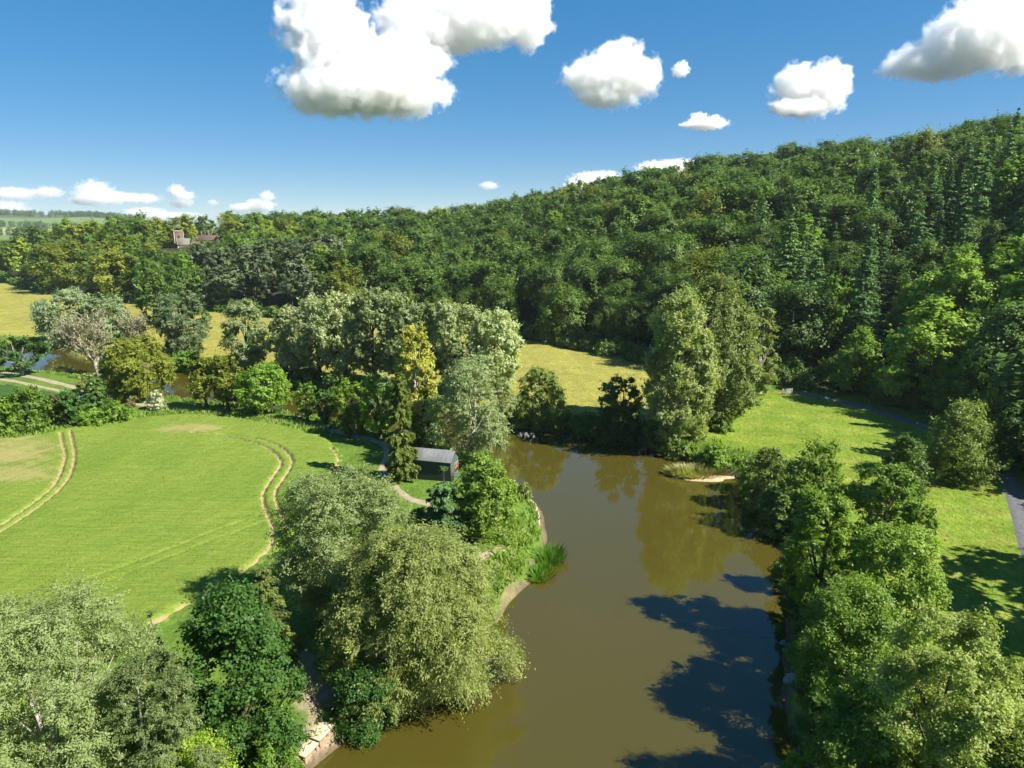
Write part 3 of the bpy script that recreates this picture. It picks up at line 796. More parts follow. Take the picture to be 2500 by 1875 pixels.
# ------------------------------------------------------------------ trees and bushes one by one
# left foreground
tree('white_poplar', 'silver', 115, 1790, 1295, 440, 'large silvery green poplar with pale trunks filling the lower left corner', leaf='silver_near', trunks=3, nc=80, cover=2.5, cb=0.05)
tree('white_poplar', 'silver', 345, 1830, 1405, 210, 'silvery green poplar with pale bare twigs, right beside the one in the lower left corner', leaf='silver_near', trunks=2, cover=2.3, cb=0.05)
conifer_tree('spruce', 345, 1640, 1318, 120, 'dark olive spruce with drooping sprays, left of the dense dark green sycamore', leaf='spruce', droop=1.0)
tree('sycamore', 'sycamore', 515, 1675, 1268, 255, 'dense dark green sycamore with heavy rounded boughs near the two pale fishing platforms')
tree('shrub', 'bush', 415, 1790, 1590, 230, 'yellow green shrub at the bottom edge under the dense sycamore', 'shrub', leaf='alder_bright')
tree('shrub', 'bush', 590, 1760, 1585, 130, 'mid green shrub on the bank just left of the pale fishing platforms', 'shrub', leaf='maple')
conifer_tree('yew', 575, 1425, 1215, 145, 'dark brownish spruce at the crop edge between sycamore and silvery willow', leaf='spruce', droop=0.9, power=0.6)
tree('willow', 'silver', 742, 1335, 1020, 315, 'grey green willow with white trunk standing just behind the biggest riverside willow', leaf='silver_near', cb=0.12, nc=70, cover=2.4, trunks=2)
tree('willow', 'willow', 898, 1450, 1140, 385, 'biggest pale green willow leaning over the brown river in the foreground', nc=90, cover=3.0, trunks=3)
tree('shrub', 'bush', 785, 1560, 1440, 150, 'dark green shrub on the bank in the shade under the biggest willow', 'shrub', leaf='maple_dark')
conifer_tree('conifer', 960, 1168, 1006, 150, 'small dark green conifer in front of the fishing hut', leaf='fir', droop=0.6, power=0.7, cover=7)
tree('ash_tree', 'maple', 1044, 1160, 986, 124, 'rounded mid green tree beside the small conifer below the hut deck', leaf='alder', cb=0.0, nc=46, rcf=0.27, cover=3.2)
tree('shrub', 'bush', 905, 1150, 1098, 62, 'low dark green shrub left of the small conifer by the sandy path', 'shrub', leaf='maple_dark')
tree('shrub', 'bush', 1092, 1078, 1030, 40, 'small green shrub at the top of the bank right of the hut', 'shrub', leaf='maple')
tree('sapling', 'willow', 1132, 1078, 1043, 40, 'thin pale willow sapling at the water edge above the stone landing', 'sapling', nc=14, cover=1.1)
conifer_tree('column_conifer', 866, 1036, 798, 74, 'tall narrow yellow green conifer standing at the left end of the hut', leaf='larch', droop=1.2, power=0.36, bulge=0.10, cover=6)
tree('white_poplar', 'silver', 1022, 1003, 764, 178, 'tall silvery poplar right behind the hut on the near bank', leaf='silver', cb=0.14, nc=60, cover=1.9)
tree('yellow_poplar', 'poplar', 900, 962, 688, 120, 'tall yellow leaved poplar rising behind the narrow conifer', leaf='yellow', cover=3.0, nc=80, rcf=0.20, bark='bark_pale')
tree('tree', 'alder', 912, 968, 850, 88, 'dark green tree under the yellow poplar behind the hut roof', leaf='oak', bark='bark_pale')
# row along the near bank
g_ = 'young trees along the near river bank'
tree('bank_tree', 'maple', 442, 885, 772, 74, 'olive green round tree at the left end of the row on the near bank', group=g_, leaf='olive', cb=0.2)
tree('bank_tree', 'maple', 488, 888, 765, 70, 'olive green tree close left of the bright maple on the near bank', group=g_, leaf='olive', cb=0.2)
tree('maple', 'maple', 572, 893, 787, 124, 'bright green spreading maple on the near bank beside the river', leaf='maple', cb=0.12, nc=46, rcf=0.24)
tree('bank_tree', 'maple', 662, 910, 822, 46, 'small green tree just right of the bright maple, dark bench near its foot', group=g_, leaf='maple')
tree('bank_tree', 'maple', 702, 917, 838, 48, 'small darker green tree, second right of the bright maple', group=g_, leaf='maple_dark')
tree('bank_tree', 'maple', 757, 922, 822, 76, 'yellowish green round tree in the near bank row', group=g_, leaf='alder_bright')
tree('weeping_tree', 'willow', 766, 938, 872, 60, 'small weeping tree under the yellowish round tree', group=g_, leaf='olive')
tree('bank_tree', 'maple', 816, 945, 805, 82, 'taller green tree left of the yellow poplar', group=g_, leaf='maple')
# left, by the bend
tree('round_willow', 'roundwillow', 296, 862, 725, 134, 'big rounded olive green willow at the bend of the river')
dead_tree('dead_tree', 208, 822, 664, 112, 'pale tan half dead tree with bare branches left of the rounded willow', leaf='deadleaf', nl=2600, up=0.7, spread=0.6)
dead_tree('dead_tree', 293, 770, 664, 76, 'pale thin leaved half dead tree showing above the rounded willow', leaf='deadleaf', nl=1700)
tree('silver_willow', 'oldwillow', 150, 738, 627, 132, 'blue green spreading willow across the river near the left pasture', nc=44)
tree('silver_willow', 'oldwillow', 232, 742, 640, 110, 'blue green willow behind the tan half dead tree', nc=40)
tree('silver_willow', 'oldwillow', 390, 765, 627, 112, 'blue green willow across the river right of the rounded olive willow', nc=44)
tree('dark_tree', 'poplar', 335, 700, 592, 74, 'dark olive upright tree behind the blue green willows', leaf='oak', bark='bark')
tree('silver_willow', 'oldwillow', 530, 798, 645, 108, 'silvery willow standing alone in front of the yellow meadow', leaf='silver', nc=44)
# silver poplars across the river
g_ = 'silver poplars on the far bank'
for cx, by, ty, w_, lb in [(632, 812, 664, 118, 'silver poplar at the left end of the tall grove on the far bank'), (688, 816, 642, 120, 'second silver poplar from the left in the tall grove on the far bank'),
                           (742, 822, 629, 122, 'silver poplar near the middle of the tall grove, left of its highest crown'), (808, 825, 622, 126, 'highest silver poplar in the middle of the far bank grove'),
                           (868, 832, 629, 118, 'silver poplar in the far bank grove behind the yellow poplar'), (915, 838, 652, 100, 'silver poplar at the right end of the tall grove, behind the yellow one'),
                           (985, 845, 652, 134, 'lower silver poplar with open crown right of the yellow poplar'), (1072, 850, 668, 132, 'silver poplar at the right edge of the grove against the yellow meadow')]:
    tree('silver_poplar', 'whitepoplar', cx, by, ty, w_, lb, group=g_)
g_ = 'undergrowth bushes on the far bank'
for cx, by, ty, w_, lf, lb in [(600, 828, 785, 60, 'oak', 'dark bush under the left end of the silver poplar grove'), (660, 838, 795, 70, 'oak', 'dark bush at the water under the second silver poplar'),
                               (735, 850, 800, 80, 'oak', 'dark bush under the middle of the silver poplar grove'), (830, 872, 815, 80, 'silver_blue', 'grey green bush under the highest silver poplar'),
                               (405, 800, 762, 70, 'maple', 'fresh green bush on the far bank under the blue green willow'), (480, 812, 775, 60, 'alder', 'green bush on the far bank left of the lone silvery willow')]:
    tree('bush', 'bush', cx, by, ty, w_, lb, 'bush', group=g_, leaf=lf)
tree('pine', 'sparse', 42, 812, 735, 115, 'small pine with bare slanting trunks in front of the river at the far left', 'pine tree', leaf='yew', trunks=4, nc=30, cover=1.7, cb=0.3, bark='bark_pale')
conifer_tree('small_conifer', 205, 893, 803, 74, 'dark green bushy conifer beside the farm track', leaf='yew', droop=0.5, power=0.55, cover=4)
g_ = 'hedge bushes beside the crop'
for cx, by, ty, w_, lf, lb in [(10, 935, 858, 84, 'maple', 'green hedge bush at the left edge above the crop'), (62, 928, 838, 92, 'alder', 'largest green hedge bush left of the farm track'),
                               (118, 915, 852, 54, 'brown', 'brownish bare looking bush in the hedge between two green ones'), (152, 918, 846, 70, 'maple_dark', 'dark green hedge bush left of the bushy conifer'),
                               (192, 920, 884, 62, 'maple', 'low green hedge bush in front of the bushy conifer'), (246, 914, 874, 70, 'maple', 'green hedge bush at the right end of the hedge'),
                               (190, 846, 808, 40, 'willow', 'pale feathery bush at the river edge behind the bushy conifer')]:
    tree('bush', 'bush', cx, by, ty, w_, lb, 'bush', group=g_, leaf=lf)
tree('flowering_elder', 'bush', 337, 884, 846, 44, 'bush covered in white blossom beside the farm track', 'bush', leaf='white')
tree('dead_bush', 'bush', 283, 880, 862, 20, 'tiny grey brown dead bush at the edge of the farm track', 'bush', leaf='brown')
# right, across the near reach
tree('willow_bush', 'willow', 1168, 922, 792, 128, 'grey green willow bush on the far bank where the river turns', leaf='alder_pale', nc=50)
tree('thorn_tree', 'sparse', 1340, 938, 818, 108, 'thin dark open thorn tree on the far bank before the yellow meadow', leaf='oak', trunks=3, nc=26, cover=1.8)
tree('bush', 'bush', 1340, 945, 888, 120, 'dark bush at the water under the thin thorn tree', 'bush', leaf='oak')
tree('tall_poplar', 'poplar', 1468, 950, 622, 182, 'left one of the two tallest poplars beside the mown grass', nc=90, rcf=0.23)
tree('tall_poplar', 'poplar', 1545, 918, 594, 200, 'right and highest one of the two tallest poplars beside the mown grass', nc=90, rcf=0.23)
conifer_tree('spruce', 1612, 872, 785, 62, 'dark spruce under the right edge of the tallest poplars', leaf='yew', droop=0.6, cover=4)
tree('birch', 'birch', 1645, 850, 662, 80, 'slender pale birch between the tallest poplars and the wood')
g_ = 'bushes below the tall poplars'
for cx, by, ty, w_, lf, lb in [(1425, 972, 905, 76, 'oak', 'dark bush on the bank left of the tall poplars'), (1500, 945, 895, 60, 'alder_pale', 'pale green bush at the foot of the tall poplars'),
                               (1555, 930, 890, 56, 'alder', 'green bush right of the tall poplar trunks at the grass'), (1268, 940, 895, 80, 'alder', 'low green bush on the bank between willow bush and thorn tree')]:
    tree('bush', 'bush', cx, by, ty, w_, lb, 'bush', group=g_, leaf=lf)
for cx, by, ty, w_, lf, lb in [(1470, 992, 955, 70, 'alder', 'low leafy bank bush at the left corner of the mown grass'), (1540, 1006, 966, 74, 'maple', 'low green bank bush above the dry reed spit'),
                               (1640, 1060, 985, 90, 'alder', 'green waterside bush right of the dry reed spit')]:
    tree('bush', 'bush', cx, by, ty, w_, lb, 'bush', group='low bushes along the right bank', leaf=lf)
tree('willow_bush', 'bush', 2075, 1032, 872, 152, 'big dense grey green bush between the road and the mown grass', 'bush', leaf='alder_pale', nc=50)
tree('bush', 'bush', 1955, 1072, 945, 110, 'dark grey green bush left of the big dense roadside bush', 'bush', leaf='oak', nc=36)
tree('willow', 'willow', 1668, 1098, 968, 130, 'pale willow at the water right of the dry reed spit', leaf='alder_pale', nc=50)
tree('alder', 'alder', 1765, 1120, 956, 125, 'darker alder with upright tip behind the bright alders', leaf='alder')
tree('alder', 'alder', 1915, 1165, 1003, 140, 'dark green alder in front of the dark grey green bush', leaf='alder')
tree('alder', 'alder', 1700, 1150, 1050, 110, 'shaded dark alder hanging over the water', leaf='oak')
tree('alder', 'alder', 1985, 1200, 1085, 90, 'small dark alder at the edge of the shaded grass', leaf='alder')
tree('alder', 'alder', 1778, 1345, 1062, 168, 'bright yellow green alder on the right bank', leaf='alder_bright', nc=70, rcf=0.22, lean=-0.03)
tree('alder', 'alder', 1935, 1395, 1128, 215, 'broad mid green alder just right of the bright yellow green one', leaf='alder', nc=70, rcf=0.23)
tree('alder', 'alder', 1845, 1535, 1270, 225, 'shaded green alder over the grey rocks', leaf='alder', nc=60)
tree('alder', 'alder', 1822, 1455, 1235, 150, 'added mid green filler alder between the bright yellow green one and the shaded one', leaf='alder', nc=50)  # filler tree, added so the bank's shadow on the river has no gap
tree('alder', 'alder', 2035, 1790, 1335, 360, 'large pale leaved alder at the lower right edge', leaf='alder_pale', nc=90, rcf=0.2, cover=2.7)
tree('alder', 'alder', 2200, 1900, 1560, 200, 'pale leaved alder cut by the lower right corner', leaf='alder_pale', nc=50)
tree('alder', 'alder', 1850, 1800, 1480, 220, 'darker alder at the bottom edge right of the river', leaf='alder', nc=50)
tree('alder', 'alder', 2100, 1560, 1390, 130, 'small green alder on the shaded grass side of the large pale one', leaf='alder', nc=40)
tree('bush', 'bush', 1715, 1720, 1622, 75, 'small green bush at the bottom edge standing in the water margin', 'bush', leaf='maple')
g_ = 'dark bushes overhanging the right water edge'
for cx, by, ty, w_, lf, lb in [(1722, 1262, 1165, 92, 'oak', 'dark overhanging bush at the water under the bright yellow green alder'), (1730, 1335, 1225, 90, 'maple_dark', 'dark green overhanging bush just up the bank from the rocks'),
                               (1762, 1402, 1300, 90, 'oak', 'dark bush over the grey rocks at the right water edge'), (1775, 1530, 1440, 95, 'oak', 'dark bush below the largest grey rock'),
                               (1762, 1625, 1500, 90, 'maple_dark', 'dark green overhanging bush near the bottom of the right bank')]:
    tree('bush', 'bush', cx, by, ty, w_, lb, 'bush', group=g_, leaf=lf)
g_ = 'shrubs beside the road'
for cx, by, ty, w_, lf, lb in [(2180, 1015, 880, 100, 'maple_dark', 'dark green roadside shrub at the right edge'), (2195, 935, 800, 120, 'alder', 'light green shrub at the right edge above the road'),
                               (2090, 905, 772, 120, 'alder', 'light green shrub at the wood edge behind the big roadside bush')]:
    tree('shrub', 'bush', cx, by, ty, w_, lb, 'shrub', group=g_, leaf=lf)

# ------------------------------------------------------------------ buildings: sites first, so the wood can keep clear of them
def site(px, py, Y):
    p = atY(px, py, Y); return p
CH = site(386, 546, 452.0); MAN = site(452, 530, 505.0)

# ------------------------------------------------------------------ the wooded hill
def forest_mesh(species, seed, n, Lg, Wd, h=14.0):
    rng = np.random.RandomState(seed); mb = MB()
    if species in ('fir', 'spire'):
        R = 4.3 if species == 'fir' else 2.4
        hh = h*1.42
        v, q, br = conifer(rng, hh, R, n, Lg, Wd*0.7, droop=0.5, whorls=27, power=0.95)
        mb.add(v, q, 0); t = np.linspace(0, 1, 4)
        mb.tube(np.stack([0*t, 0*t, -1.5+t*(hh+1)], 1), 0.28*(1-0.95*t), 5, 1)
        return mb
    prm = {'oak': ('round', 14, 0.41, 5.9, 0.14, 0.88), 'maple': ('egg', 40, 0.26, 5.4, 0.08, 0.85), 'lime': ('egg', 26, 0.30, 5.0, 0.12, 0.9), 'pine': ('spread', 20, 0.30, 4.8, 0.35, 0.55), 'cedar': ('spread', 14, 0.34, 6.0, 0.25, 0.3)}[species]
    v, q, cen, rc = clump_crown(rng, h*prm[4], h, prm[3], prm[0], prm[1], prm[2], n, Lg, Wd, flat=prm[5], nr1=0.16, nr2=0.22, fuzz=0.06)
    mb.add(v, q, 0)
    trunk_mesh(mb, rng, h, 0.30, cen, nlimb=5, mi=1, sides=5)
    return mb

fr = np.random.RandomState(77)
cand = []
dd = 100.0
rows = []
d_list = []
# jittered cells in the plan
cell = 8.8
gx_, gy_ = np.meshgrid(np.arange(-560, 330, cell), np.arange(-20, 640, cell))
gx_ = gx_+np.where((np.arange(gx_.shape[0])[:, None] % 2) == 0, 0, cell/2)
cxs = (gx_+fr.uniform(-0.33, 0.33, gx_.shape)*cell).ravel(); cys = (gy_+fr.uniform(-0.33, 0.33, gy_.shape)*cell).ravel()
az, d, db, dr, zr = wood_t(cxs, cys)
ok = (d > db+2.0) & (d < dr+22) & (d < 620)
cxs, cys, az, d, db, dr = [a[ok] for a in (cxs, cys, az, d, db, dr)]
zs = height(cxs, cys)
px_, py_, dep_ = proj(cxs, cys, zs+9)
ok = ((px_ > -160) & (px_ < 2750) & (dep_ > 5)) | ((cxs > 20) & (cys < 90) & (cxs < 105) & (cys > -10))
# thin out the far left where the crowns are wider
wide = np.where(px_ < 1000, 1, 0)
ok &= (fr.rand(len(px_)) < np.where(px_ < 900, 0.50, np.where(px_ < 1300, 0.70, 0.92)))
# keep a clearing at the far left slope and around the buildings
clear = (px_ > -20) & (px_ < 120) & (py_ > 590) & (py_ < 640)
ok &= ~(clear & (fr.rand(len(px_)) < 0.85))
for P_, rad in ((CH, 15), (MAN, 15)):
    ok &= np.hypot(cxs-P_[0]-4, cys-P_[1]-3) > rad
ok &= ~((cxs > 30) & (cys < 92) & (d < db+12))
ok &= ~((cxs > 30) & (cys < 92) & (fr.rand(len(px_)) < 0.60))
F_ = []
for x, y, z, a, dist, dbb, drr, px, py in zip(*[k[ok] for k in (cxs, cys, zs, az, d, db, dr, px_, py_)]):
    u = fr.rand(); t = (dist-dbb)/(drr-dbb)
    sp, lf = 'oak', 'oak'
    yd = 690-(px-1800)*0.46
    if px > 1790 and yd < py < 830:
        sp, lf = ('maple', 'maple_slope') if u < 0.80 else (('fir', 'fir') if u < 0.90 else ('oak', 'oak'))
    elif (1790 < px < 2280 and yd-190 < py <= yd) or (1640 < px <= 1790 and 500 < py < 840):
        sp, lf = ('fir', 'fir') if u < 0.82 else (('maple', 'maple') if u < 0.88 else ('oak', 'oak'))
    elif 400 < px < 730 and 545 < py < 660:
        sp, lf = ('pine', 'pine') if u < 0.6 else (('lime', 'lime') if u < 0.68 else ('oak', 'oak'))
    elif px < 1000 and t > 0.85 and px > 520:
        sp, lf = ('fir', 'fir') if u < 0.25 else (('pine', 'oak') if u < 0.4 else ('oak', 'oak'))
    elif px < 760:
        sp, lf = ('lime', 'lime') if u < 0.15 else (('maple', 'maple') if u < 0.32 else (('pine', 'oak') if u < 0.40 else (('oak', 'olive') if u < 0.55 else ('oak', 'oak'))))
    else:
        sp, lf = ('oak', 'olive') if u < 0.09 else (('lime', 'lime') if u < 0.105 else (('fir', 'fir') if u < 0.125 and t < 0.7 else ('oak', 'oak')))
    s = 0.68+0.68*fr.rand()**1.1
    if px < 900: s *= 1.18
    if sp == 'fir' and px < 1640: s *= 0.72
    if dist-dbb < 10 and px < 1750: s *= 0.85
    if px > 2212 or px < 0: s *= 0.95
    # keep the church and the manor in sight
    for P_, xa, xb, yv in ((CH, 350, 416, 543), (MAN, 432, 480, 521)):
        if xa-14 < px < xb+14 and math.hypot(x, y) < math.hypot(P_[0], P_[1])+4:
            pt = proj(x, y, z+14*s*(1.2 if sp in ('fir',) else 1))[1]
            if pt < yv:
                hv = atY(px, yv, y)[2]-z
                s = hv/15.0
    if s < 0.34: continue
    F_.append((x, y, z, s, sp, lf, px, py, t, dist))

# the 300 that show largest stand as trees of their own, the rest of the far wood is one mass
def apparent(f): return f[3]*(1.0 if 0 <= f[6] <= 2212 else 0.0)/f[9]
big = sorted(F_, key=apparent, reverse=True)
split_n = {'broad': 0}
indiv, mass = [], []
for f in big:
    broad = f[4] in ('oak', 'maple', 'lime', 'pine')
    if 0 <= f[6] <= 2212 and ((broad and split_n['broad'] < 300) or not broad):
        indiv.append(f); split_n['broad'] += broad
    else: mass.append(f)
protos = {}
def proto(sp, lf, k, near):
    key = (sp, lf, k, near)
    if key not in protos:
        n, Lg, Wd = (10500, 0.46, 0.36) if near else (5200, 0.66, 0.52)
        if sp == 'maple': n, Lg, Wd = (12000, 0.50, 0.36) if near else (5600, 0.72, 0.50)
        mb = forest_mesh(sp, 1000+k*7+len(protos), n, Lg, Wd)
        protos[key] = mb.mesh('wood_'+sp, [LM(lf), M['bark']])
    return protos[key]
WORDS = {'oak': ('oak_tree', 'rounded dark green oak', 'tree'), 'maple': ('maple_tree', 'bright green maple', 'tree'), 'lime': ('lime_tree', 'yellow green lime', 'tree'),
         'pine': ('pine_tree', 'grey green flat topped pine', 'tree'), 'fir': ('fir_tree', 'pointed dark green fir', 'tree')}
def zone(px, py, t):
    if t < 0.12: b = 'at the foot of the wood'
    elif t > 0.85: b = 'on the wooded skyline'
    elif t > 0.45: b = 'on the upper wooded slope'
    else: b = 'on the lower wooded slope'
    if px < 420: a = 'left of the church'
    elif px < 760: a = 'between church and poplar grove'
    elif px < 1120: a = 'above the silver poplar grove'
    elif px < 1400: a = 'above the yellow meadow'
    elif px < 1660: a = 'behind the two tallest poplars'
    elif px < 1900: a = 'above the mown grass'
    else: a = 'above the road at the right'
    return b+' '+a
for f in indiv:
    x, y, z, s, sp, lf, px, py, t, dist = f
    me_ = proto(sp, lf, fr.randint(3), dist < 230)
    nm, wd_, ct = WORDS[sp]
    if lf == 'olive': wd_ = 'rounded olive tinged oak'
    if sp == 'pine' and lf == 'oak': wd_ = 'flat topped dark green pine'
    o = bpy.data.objects.new(nm, me_); COL.objects.link(o)
    o.location = (x, y, z-0.2); o.rotation_euler = (0, 0, fr.uniform(0, 6.28))
    sx = s*fr.uniform(0.92, 1.15)
    o.scale = (sx, sx*fr.uniform(0.9, 1.1), s)
    lb = wd_+' '+zone(px, py, t)
    tag(o, lb, ct, lb)
# far wood in one mesh
def merged(name, items, label, cat):
    vs, qs, ms, tint = [], [], [], []; n0 = 0
    cache = {}
    mats = []; midx = {}
    def mi(k):
        if k not in midx:
            midx[k] = len(mats); mats.append(M['bark'] if k == 'bark' else LM(k, 'mass'))
        return midx[k]
    for (x, y, z, s, sp, lf, px, py, t, dist) in items:
        key = (sp, fr.randint(3))
        if key not in cache:
            mb = forest_mesh(sp, 3000+len(cache), 2000 if sp != 'maple' else 2300, 1.1, 0.70)
            cache[key] = (np.concatenate(mb.v), np.concatenate(mb.q), np.concatenate(mb.m))
        v, q, m = cache[key]
        a = fr.uniform(0, 6.28); c, s_ = math.cos(a), math.sin(a); sx = s*fr.uniform(0.92, 1.15)
        vv = np.stack([(v[:, 0]*c-v[:, 1]*s_)*sx+x, (v[:, 0]*s_+v[:, 1]*c)*sx+y, v[:, 2]*s+z-0.2], 1)
        vs.append(vv); qs.append(q+n0); ms.append(np.where(m == 0, mi(lf), mi('bark'))); tint.append(np.full(len(v), fr.rand())); n0 += len(v)
    me_ = bpy.data.meshes.new(name); fill_mesh(me_, np.concatenate(vs), np.concatenate(qs))
    me_.polygons.foreach_set('material_index', np.concatenate(ms).astype(np.int32))
    at_ = me_.attributes.new('tree_tint', 'FLOAT', 'POINT'); at_.data.foreach_set('value', np.concatenate(tint).astype(np.float32))
    for k in mats: me_.materials.append(k)
    o = bpy.data.objects.new(name, me_); COL.objects.link(o); tag(o, label, cat, kind='stuff')
    return o
print('forest', len(F_), 'individual', len(indiv), 'mass', len(mass))
merged('far_wood', mass, 'far crowns of the dense green wood covering the hill up to its ridge', 'woodland')

# shrubby skirt along the edge of the wood
def clump_mass(name, pts, label, cat, leaf, Lf=1.0, cover=2.2):
    vs, qs, tint = [], [], []; n0 = 0; rng = np.random.RandomState(9)
    for (x, y, r, hh) in pts:
        dist = math.hypot(x, y); Lg = max(0.2, dist/683*2.6)*Lf; Wd = Lg*0.6
        n = int(np.clip(cover*2*math.pi*r*max(r, hh)/(Lg*Wd*0.5), 60, 5000))
        d = unit(rng.normal(size=(n, 3))); d[:, 2] = np.abs(d[:, 2])
        rad = rng.uniform(0.35, 1.05, n)**0.6*(1+0.25*np.sin(d[:, 0]*6+x)*np.sin(d[:, 1]*6+y))
        P = d*rad[:, None]*np.array([r, r, hh])+np.array([x, y, gz(x, y)])
        v, q = leaf_quads(P, d+rng.normal(size=(n, 3))*0.5+np.array([0, 0, 0.2]), Lg, Wd, rng)
        vs.append(v); qs.append(q+n0); n0 += len(v); tint.append(np.full(len(v), rng.rand()))
    me_ = bpy.data.meshes.new(name); fill_mesh(me_, np.concatenate(vs), np.concatenate(qs))
    at_ = me_.attributes.new('tree_tint', 'FLOAT', 'POINT'); at_.data.foreach_set('value', np.concatenate(tint).astype(np.float32))
    me_.materials.append(LM(leaf, 'mass'))
    o = bpy.data.objects.new(name, me_); COL.objects.link(o); tag(o, label, cat, kind='stuff')
    return o
er = np.random.RandomState(12)
WEd_line = dense(np.array(WE), 2.2)
pts = []
for x, y in WEd_line:
    for k in range(2):
        a = math.atan2(x, y); dd_ = math.hypot(x, y)+er.uniform(0.6, 8)
        X_, Y_ = math.sin(a)*dd_+er.uniform(-1, 1), math.cos(a)*dd_+er.uniform(-1, 1)
        if np.min(np.hypot(ROAD[:, 0]-X_, ROAD[:, 1]-Y_)) < 4.2: continue
        if Y_ < 15: continue
        sc_ = min(1.0, 0.55+dd_/500)
        pts.append((X_, Y_, er.uniform(1.4, 3.2), er.uniform(1.5, 4.5)*sc_))
clump_mass('undergrowth', pts, 'dark shrubby undergrowth along the foot of the wood', 'undergrowth', 'oak')

# rank herbs and grass along the water
def blades(name, pts, hgt, wid, leaf, label, cat, kind='stuff', parent=None, spread=0.5):
    rng = np.random.RandomState(len(pts)); P = np.array(pts, float); n = len(P)
    hs = hgt*rng.uniform(0.5, 1.25, (n, 1)); a = rng.uniform(0, 6.28, n)
    side = np.stack([np.cos(a), np.sin(a), 0*a], 1)*wid*rng.uniform(0.6, 1.3, (n, 1))
    tip = np.stack([rng.normal(size=n)*spread, rng.normal(size=n)*spread, np.ones(n)], 1)*hs
    v = np.stack([P-side*0.5, P+side*0.5, P+tip*0.6+side*0.55, P+tip], 1).reshape(-1, 3)
    me_ = bpy.data.meshes.new(name); fill_mesh(me_, v, np.arange(n*4).reshape(n, 4))
    at_ = me_.attributes.new('tree_tint', 'FLOAT', 'POINT'); at_.data.foreach_set('value', np.repeat(rng.rand(n), 4).astype(np.float32))
    me_.materials.append(LM(leaf, 'mass' if kind else 'object'))
    o = bpy.data.objects.new(name, me_); COL.objects.link(o)
    if parent: o.parent = parent
    tag(o, label, cat, kind=kind)
    return o
br_ = np.random.RandomState(41)
def along(line, n, smin, smax, side, dmax=400):
    i_ = br_.randint(0, len(line)-1, n*3); f_ = br_.rand(n*3, 1)
    P = line[i_]*(1-f_)+line[i_+1]*f_
    t = unit(line[i_+1]-line[i_]); nn = np.stack([-t[:, 1], t[:, 0]], 1)*side
    P = P+nn*br_.uniform(smin, smax, (n*3, 1))
    s = river_s(P[:, 0], P[:, 1])
    m = (s > 0.15) & (P[:, 1] > 20) & (np.hypot(P[:, 0], P[:, 1]) < dmax) & (wob(P[:, 0], P[:, 1], 5, 61) > -0.35)
    P = P[m][:n]
    return np.c_[P, height(P[:, 0], P[:, 1])-0.05]
LBd = dense(LB, 1.0); FBd = dense(FB, 1.0)
lb_pts = np.vstack([along(LBd, 9000, 0.6, 5.0, 1), along(FBd, 9000, 0.5, 6.0, 1), along(LBd, 4000, 0.6, 5.0, -1), along(FBd, 4000, 0.5, 6.0, -1)])
blades('bank_grass', lb_pts, 0.75, 0.22, 'alder', 'rank green grass and herbs along the river banks', 'grass')
pts = []
for ln, n in ((LBd, 170), (FBd, 330)):
    for k in range(n):
        i_ = br_.randint(len(ln)); x, y = ln[i_]+br_.normal(size=2)*2.2
        s = float(river_s(np.array([x]), np.array([y]))[0])
        if s < 0.9 or y < 45 or math.hypot(x, y) > 330: continue
        if ln is LBd and y < 58: continue
        if np.min(np.hypot(TRACK[:, 0]-x, TRACK[:, 1]-y)) < 2.5: continue
        r = br_.uniform(0.5, 1.5); pts.append((x, y, r, r*br_.uniform(0.6, 1.0)))
clump_mass('bank_herbs', pts, 'low green nettles and brambles along the river banks', 'herbs', 'alder')
# meadow and verge grass texture near the viewer
vr = np.random.RandomState(51)
P = np.c_[vr.uniform(20, 75, 60000), vr.uniform(34, 140, 60000)]
m = inside(P[:, 0], P[:, 1], LAWN) & (river_s(P[:, 0], P[:, 1]) > 1.5) & (line_dist(P[:, 0], P[:, 1], ROAD) > 1.8)
P = P[m]; P = np.c_[P, height(P[:, 0], P[:, 1])-0.02]
blades('mown_grass', P, 0.16, 0.10, 'alder_bright', 'short mown grass between the road and the right bank', 'grass')
P = np.c_[vr.uniform(x0, x1, 140000), vr.uniform(30, 150, 140000)]
m = inside(P[:, 0], P[:, 1], FIELD); P = P[m]
ix = np.clip(((P[:, 0]-x0)/0.24).round().astype(int), 0, gj-1); iy = np.clip(((P[:, 1]-y0)/0.24).round().astype(int), 0, gi-1)
k = iy*gj+ix; m = (track[k] < 0.25) & (bare[k] < 0.35+0.5*vr.rand(len(k))); P = P[m]; k = k[m]
P = np.c_[P, fz[k]-0.06]
blades('crop_blades', P, 0.13, 0.12, 'crop', 'young green cereal blades covering the big curved field', 'crop', spread=0.6)
# long grass strip by the path on the left bank and along the hedge
hp = ground_line([(0, 944), (70, 936), (150, 922), (230, 914), (300, 902), (400, 893), (480, 898), (560, 907), (640, 921), (700, 938)])
P = dense(hp, 0.02); P = P+vr.normal(size=P.shape)*np.array([1.0, 1.6]); P = P[:14000]
P = np.c_[P, height(P[:, 0], P[:, 1])-0.05]
blades('verge_grass', P, 0.7, 0.25, 'alder', 'long rough grass between the crop and the farm track', 'grass')
cr_ = ground_line([(1080, 1110), (1095, 1150), (1110, 1200), (1090, 1260)])
P = dense(cr_, 0.01); P = P+vr.normal(size=P.shape)*np.array([1.6, 1.6]); s = river_s(P[:, 0], P[:, 1]); P = P[s > 0.6][:9000]
P = np.c_[P, height(P[:, 0], P[:, 1])-0.05]
blades('tussock_grass', P, 0.45, 0.14, 'alder_bright', 'bright tussocky grass on the point of the near bank', 'grass')

